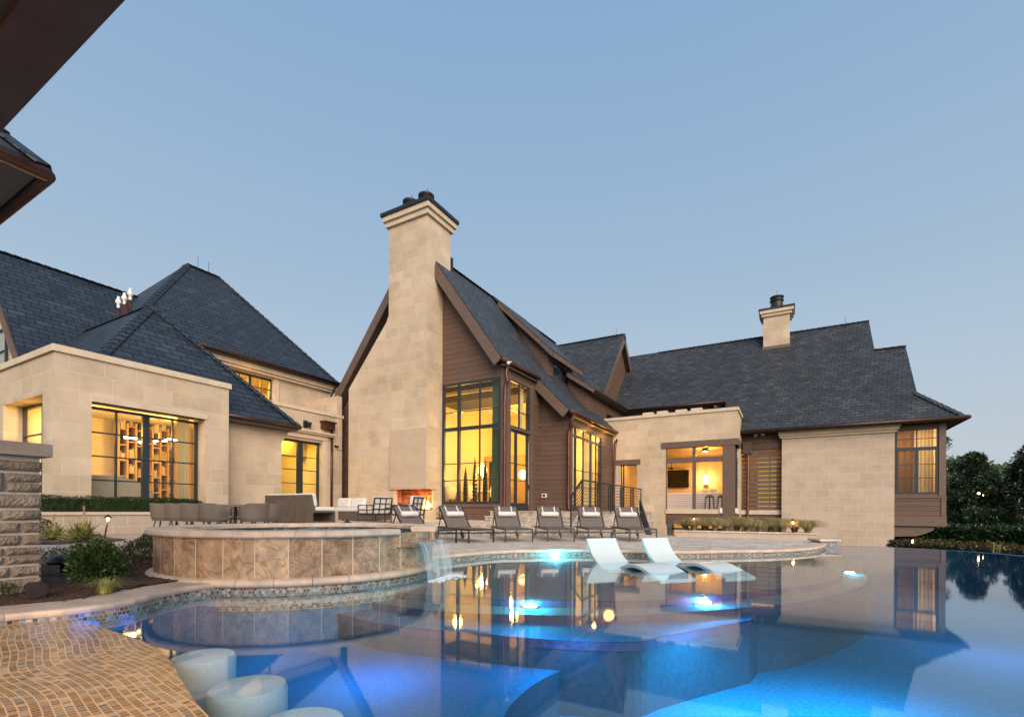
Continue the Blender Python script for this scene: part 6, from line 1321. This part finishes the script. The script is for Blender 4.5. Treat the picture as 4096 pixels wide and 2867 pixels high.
# porch contents
yP = 33.5; t0 = pY(2667, 1881, yP); t1 = pY(2756, 1948, yP); t = thing('television', 'large black television on the porch back wall', 'television', ((t0.x + t1.x) / 2, yP, t1.z)); MB().box((t0.x, yP - .06, t1.z), (t1.x, yP, t0.z)).build('screen', m_tv, t, bevel=.01)
s = pY(2822, 1918, yP - .12); t = thing('sconce', 'bright warm sconce on the porch back wall', 'wall lamp', s); MB().lathe(s, [(.001, -.30), (.09, -.28), (.12, 0), (.09, .28), (.001, .3)], 14).build('shade', emi('sconce_glow', (1, .66, .25), 14), t, smooth=True); MB().box((s.x - .12, yP - .06, s.z - .42), (s.x + .12, yP, s.z - .3)).build('bracket', m_black, t)
plight('sconce_light', s - V((0, .35, 0)), 110, (1, .55, .15), .15)
c = pY(2685, 1872, 31.0); t = thing('ceiling_fan', 'dark ceiling fan in the porch', 'ceiling fan', c); MB().tube([c, c + V((0, 0, .5))], .03, 6).lathe(c - V((0, 0, .1)), [(.0, 0), (.14, .02), (.14, .14), (0, .16)], 14).build('motor', m_black, t)
for k in range(5): a = k * 2 * PI / 5 + .4; d = V((math.cos(a), math.sin(a), 0)); e = V((-d.y, d.x, .15)); MB().ob(c + d * .12 - e * .07, d * .75, e * .14, V((0, 0, .012))).build('blade', m_black, t)
zs = pY(2720, 1971, 30.4).z; t = thing('porch_sofa', 'long pale sofa back behind the cable rail in the porch', 'sofa', (px_(2770), 30.5, LF)); MB().box((px_(2640), 30.3, LF), (PX1 - .9, 31.1, zs)).build('sofa_back', m_white, t, bevel=.05)
for i, pp in enumerate((2818, 2850)): q = pY(pp, 1972, 30.45); tag(MB().cb((q.x, 30.6, zs + .06), .38, .14, .3, .2, .35).build('cushion', m_white, bevel=.04), ['pointed pillow on the porch sofa nearer the mullion', 'pointed pillow on the porch sofa nearer the lanterns'][i], 'pillow', 'pillows on the porch sofa')
for i, px in enumerate((2838, 2888)):
    q = pY(px, 2036, YPo + .75); zb2 = ozb + .0; h_ = pY(px, 1976, YPo + .75).z - zb2; c = V((q.x, YPo + .75, zb2)); t = thing('lantern', ['tall black lantern on the porch ledge, fully visible', 'tall black lantern partly hidden by the corner post'][i], 'lantern', c, 0, 'porch lanterns')
    m = MB()
    for a_ in (-1, 1):
        for b__ in (-1, 1): m.bar(c + V((a_ * .25, b__ * .25, 0)), c + V((a_ * .19, b__ * .19, h_ - .18)), .03)
    m.build('frame', m_black, t); MB().lathe(c + V((0, 0, h_ - .18)), [(.32, 0), (.3, .04), (.1, .17), (0, .18)], 4, PI / 4, PI / 4 + 2 * PI).build('roof', m_black, t)
    MB().bar(c, c + V((0, 0, h_ - .15)), .07).build('candle_column', m_black, t); 
MB().box((o0, YPo + .45, LF), (PX1 - .4, YPo + 1.1, ozb)).build('interior_wall', m_trim, house)
for i, (px, py) in enumerate(((2820, 1796), (2821, 1850))): pass
dl = pY(2820, 1797, 30.2); t = thing('downlight', 'small dark ceiling lamp in the porch', 'ceiling lamp', (dl.x, 30.2, ozt + .1)); MB().lathe((dl.x, 30.2, ozt - .08), [(.2, .0), (.2, .06), (.1, .18), (0, .18)], 16).build('housing', m_black, t, smooth=True); MB().lathe((dl.x, 30.2, ozt - .09), [(0, 0), (.12, 0), (.13, .02)], 16).build('bulb', m_lampw, t)
# ================================================================ lamps inside the rooms
for yy in (w0 + .6, w1 + .4): plight('study_light', (XP - 2.8, yy, 3.3), 130, (1, .60, .13), .2)
alight('hall_light', (XB - 1.8, (dy0 + dy1) / 2, dz1 + .2), 2, 2, 270, (1, .62, .06))
alight('upper_room_light', (XU - 1.8, (uw0 + uw1) / 2, uz1 + .05), 2, 2, 280, (1, .66, .08))
for q_ in ((-14.8, 20.6, 4.9), (-12.6, 22.6, 4.7), (-14.6, 25.6, 4.7), (-12.9, 20.0, 2.6)): plight('living_light', q_, 250, (1, .60, .11), .22)
for q_ in ((-11.2, 23.9, 4.5), (-11.2, 26.8, 4.3)): plight('window_wall_light', q_, 250, (1, .62, .11), .25)
alight('lamp_table_light', (LB.x, 23.0, zF + 2.2), .5, .5, 60, (1, .6, .2))
plight('porch_light', (dl.x, 30.2, ozt - .35), 120, (1, .46, .08), .12)
alight('porch_entry_light', (px_(2500), 30.8, ozt - .05), 1, 1.5, 130, (1, .46, .08))
alight('basement_light', (px_(2740), 30.2, LF - .3), 3, 1, 110, (1, .55, .15))
alight('screen_light', ((lx0 + lx1) / 2, YL + 1.4, lzt + .2), 1.4, 1, 20, (1, .46, .08))
alight('bay_light', ((ww0 + ww1) / 2, YB + 2.2, wzt + .1), 2, 1.5, 210, (1, .62, .28))
alight('basement_step_light', (-5.0, 24, -.6), 1, 2, 60, (1, .6, .2))
plight('eave_light', (XQ + .35, 26.8, e2z - .6), 22, (1, .55, .16), .3)
plight('eave_light', (XQ + .3, 24.5, e2z - .5), 10, (1, .55, .16), .1)
plight('upper_eave_light', (XU + .55, uw1 - 1.5, ez2 - .6), 6, (1, .6, .2), .5)
alight('pavilion_light', (-1.8, -.4, 2.9), 1.2, .8, 45, (1, .50, .17))
plight('pavilion_fill', (-2.6, -.9, 1.9), 34, (1, .50, .2), .4)  # unseen warm fill, added to light the beam underside and the pillar
plight('pavilion_fill', (.8, -1.2, 1.9), 14, (1, .50, .2), .4)  # second unseen fill added under the pavilion, weaker
plight('deep_window_light', ((PH0 + PH1) / 2, (ya + yd) / 2, 3.2), 12, (1, .52, .14), .1)
def slight(name, loc, power, col):
    l = bpy.data.lights.new(name, 'SPOT'); l.energy = power; l.color = col; l.spot_size = math.radians(165); l.spot_blend = .8; l.shadow_soft_size = .08; o = bpy.data.objects.new(name, l); COL.objects.link(o); o.location = loc; return o
# unseen downward spots added just below the surface to brighten the floor
for (x, y, z, e, c) in [(*q[:2], zz, e, c) for q, zz, e, c in ((pz(1100, 2600, -.45), -.45, 14, (.0, .34, .75)), (pz(1500, 2700, -.5), -.45, 36, (.0, .32, .9)), (pz(2300, 2950, -1.0), -.6, 45, (.0, .42, .95)), (pz(2900, 2900, -1.0), -.7, 190, (.0, .6, 1)), (pz(700, 2500, -.3), -.35, 14, (.02, .06, 1)), (pz(3500, 2930, -1), -.7, 180, (.0, .6, 1)), (pz(4000, 2650, -1), -.7, 50, (.0, .42, 1)), (pz(2100, 2640, -.5), -.6, 9, (.0, .3, .9)), (pz(3500, 2230, -.5), -.6, 60, (.02, .05, 1)), (pz(4000, 2300, -.5), -.7, 60, (.01, .06, 1)))]: slight('pool_floor_spot', (x, y, -.06), e * 1.1, c)
# ================================================================ camera, sky, sun
cam = bpy.data.cameras.new('camera'); co = bpy.data.objects.new('camera', cam); COL.objects.link(co); co.location = CAM
mt = Matrix((cX, cY, -fwd)).transposed().to_4x4(); mt.translation = CAM; co.matrix_world = mt
cam.sensor_fit = 'HORIZONTAL'; cam.sensor_width = 36; cam.lens = 36 * F / 4096; cam.shift_y = (CY - 1433.5) / 4096; cam.clip_start = .05; cam.clip_end = 2000
scene.camera = co
w = bpy.data.worlds.new('World'); scene.world = w; w.use_nodes = True; nt = w.node_tree; bg = nt.nodes['Background']
SE, SR = math.radians(24), math.radians(135)
N_ = N(nt); sky = N_('TexSky'); sky.sky_type = 'NISHITA'; sky.sun_disc = False; sky.sun_elevation = SE; sky.sun_rotation = SR; sky.dust_density = 2.0
tcw = N_('TexCoord'); spw = N_('SeparateXYZ'); N_.l(tcw.outputs['Generated'], spw.inputs[0])
grad = N_.ramp(spw.outputs[2], [(0.0, (.50, .545, .595)), (.10, (.49, .548, .607)), (.25, (.42, .525, .632)), (.45, (.325, .46, .615)), (.7, (.25, .40, .6)), (1.0, (.2, .33, .52))])
sk = N_.mix(1.0, sky.outputs[0], (.10, .10, .10), 'MULTIPLY'); N_.l(N_.mix(.9, sk, grad), bg.inputs[0]); bg.inputs[1].default_value = 1.0
sl_ = bpy.data.lights.new('sun', 'SUN'); sl_.energy = 4.2; sl_.angle = math.radians(50); sl_.color = (1, .84, .70); so = bpy.data.objects.new('sun', sl_); COL.objects.link(so)
sd_ = V((math.sin(SR) * math.cos(SE), math.cos(SR) * math.cos(SE), math.sin(SE))); so.rotation_euler = sd_.to_track_quat('Z', 'Y').to_euler(); so.location = (0, -5, 12)
vs = scene.view_settings; vs.view_transform = 'Standard'; vs.look = 'None'; vs.gamma = 1; vs.exposure = .16
cy = scene.cycles; cy.max_bounces = 10; cy.transparent_max_bounces = 16; cy.glossy_bounces = 4; cy.diffuse_bounces = 4; cy.sample_clamp_indirect = 6; cy.use_denoising = True; cy.caustics_reflective = False; cy.caustics_refractive = False

for q, e in (((180, 2476), 2.2), ((330, 2462), 3.0), ((480, 2436), 1.6)):
    p = pz(q[0], q[1] + 8, .02); plight('coping_glow', p + V((0, 0, .0)), e * .2, (.0, .16, 1), .12)
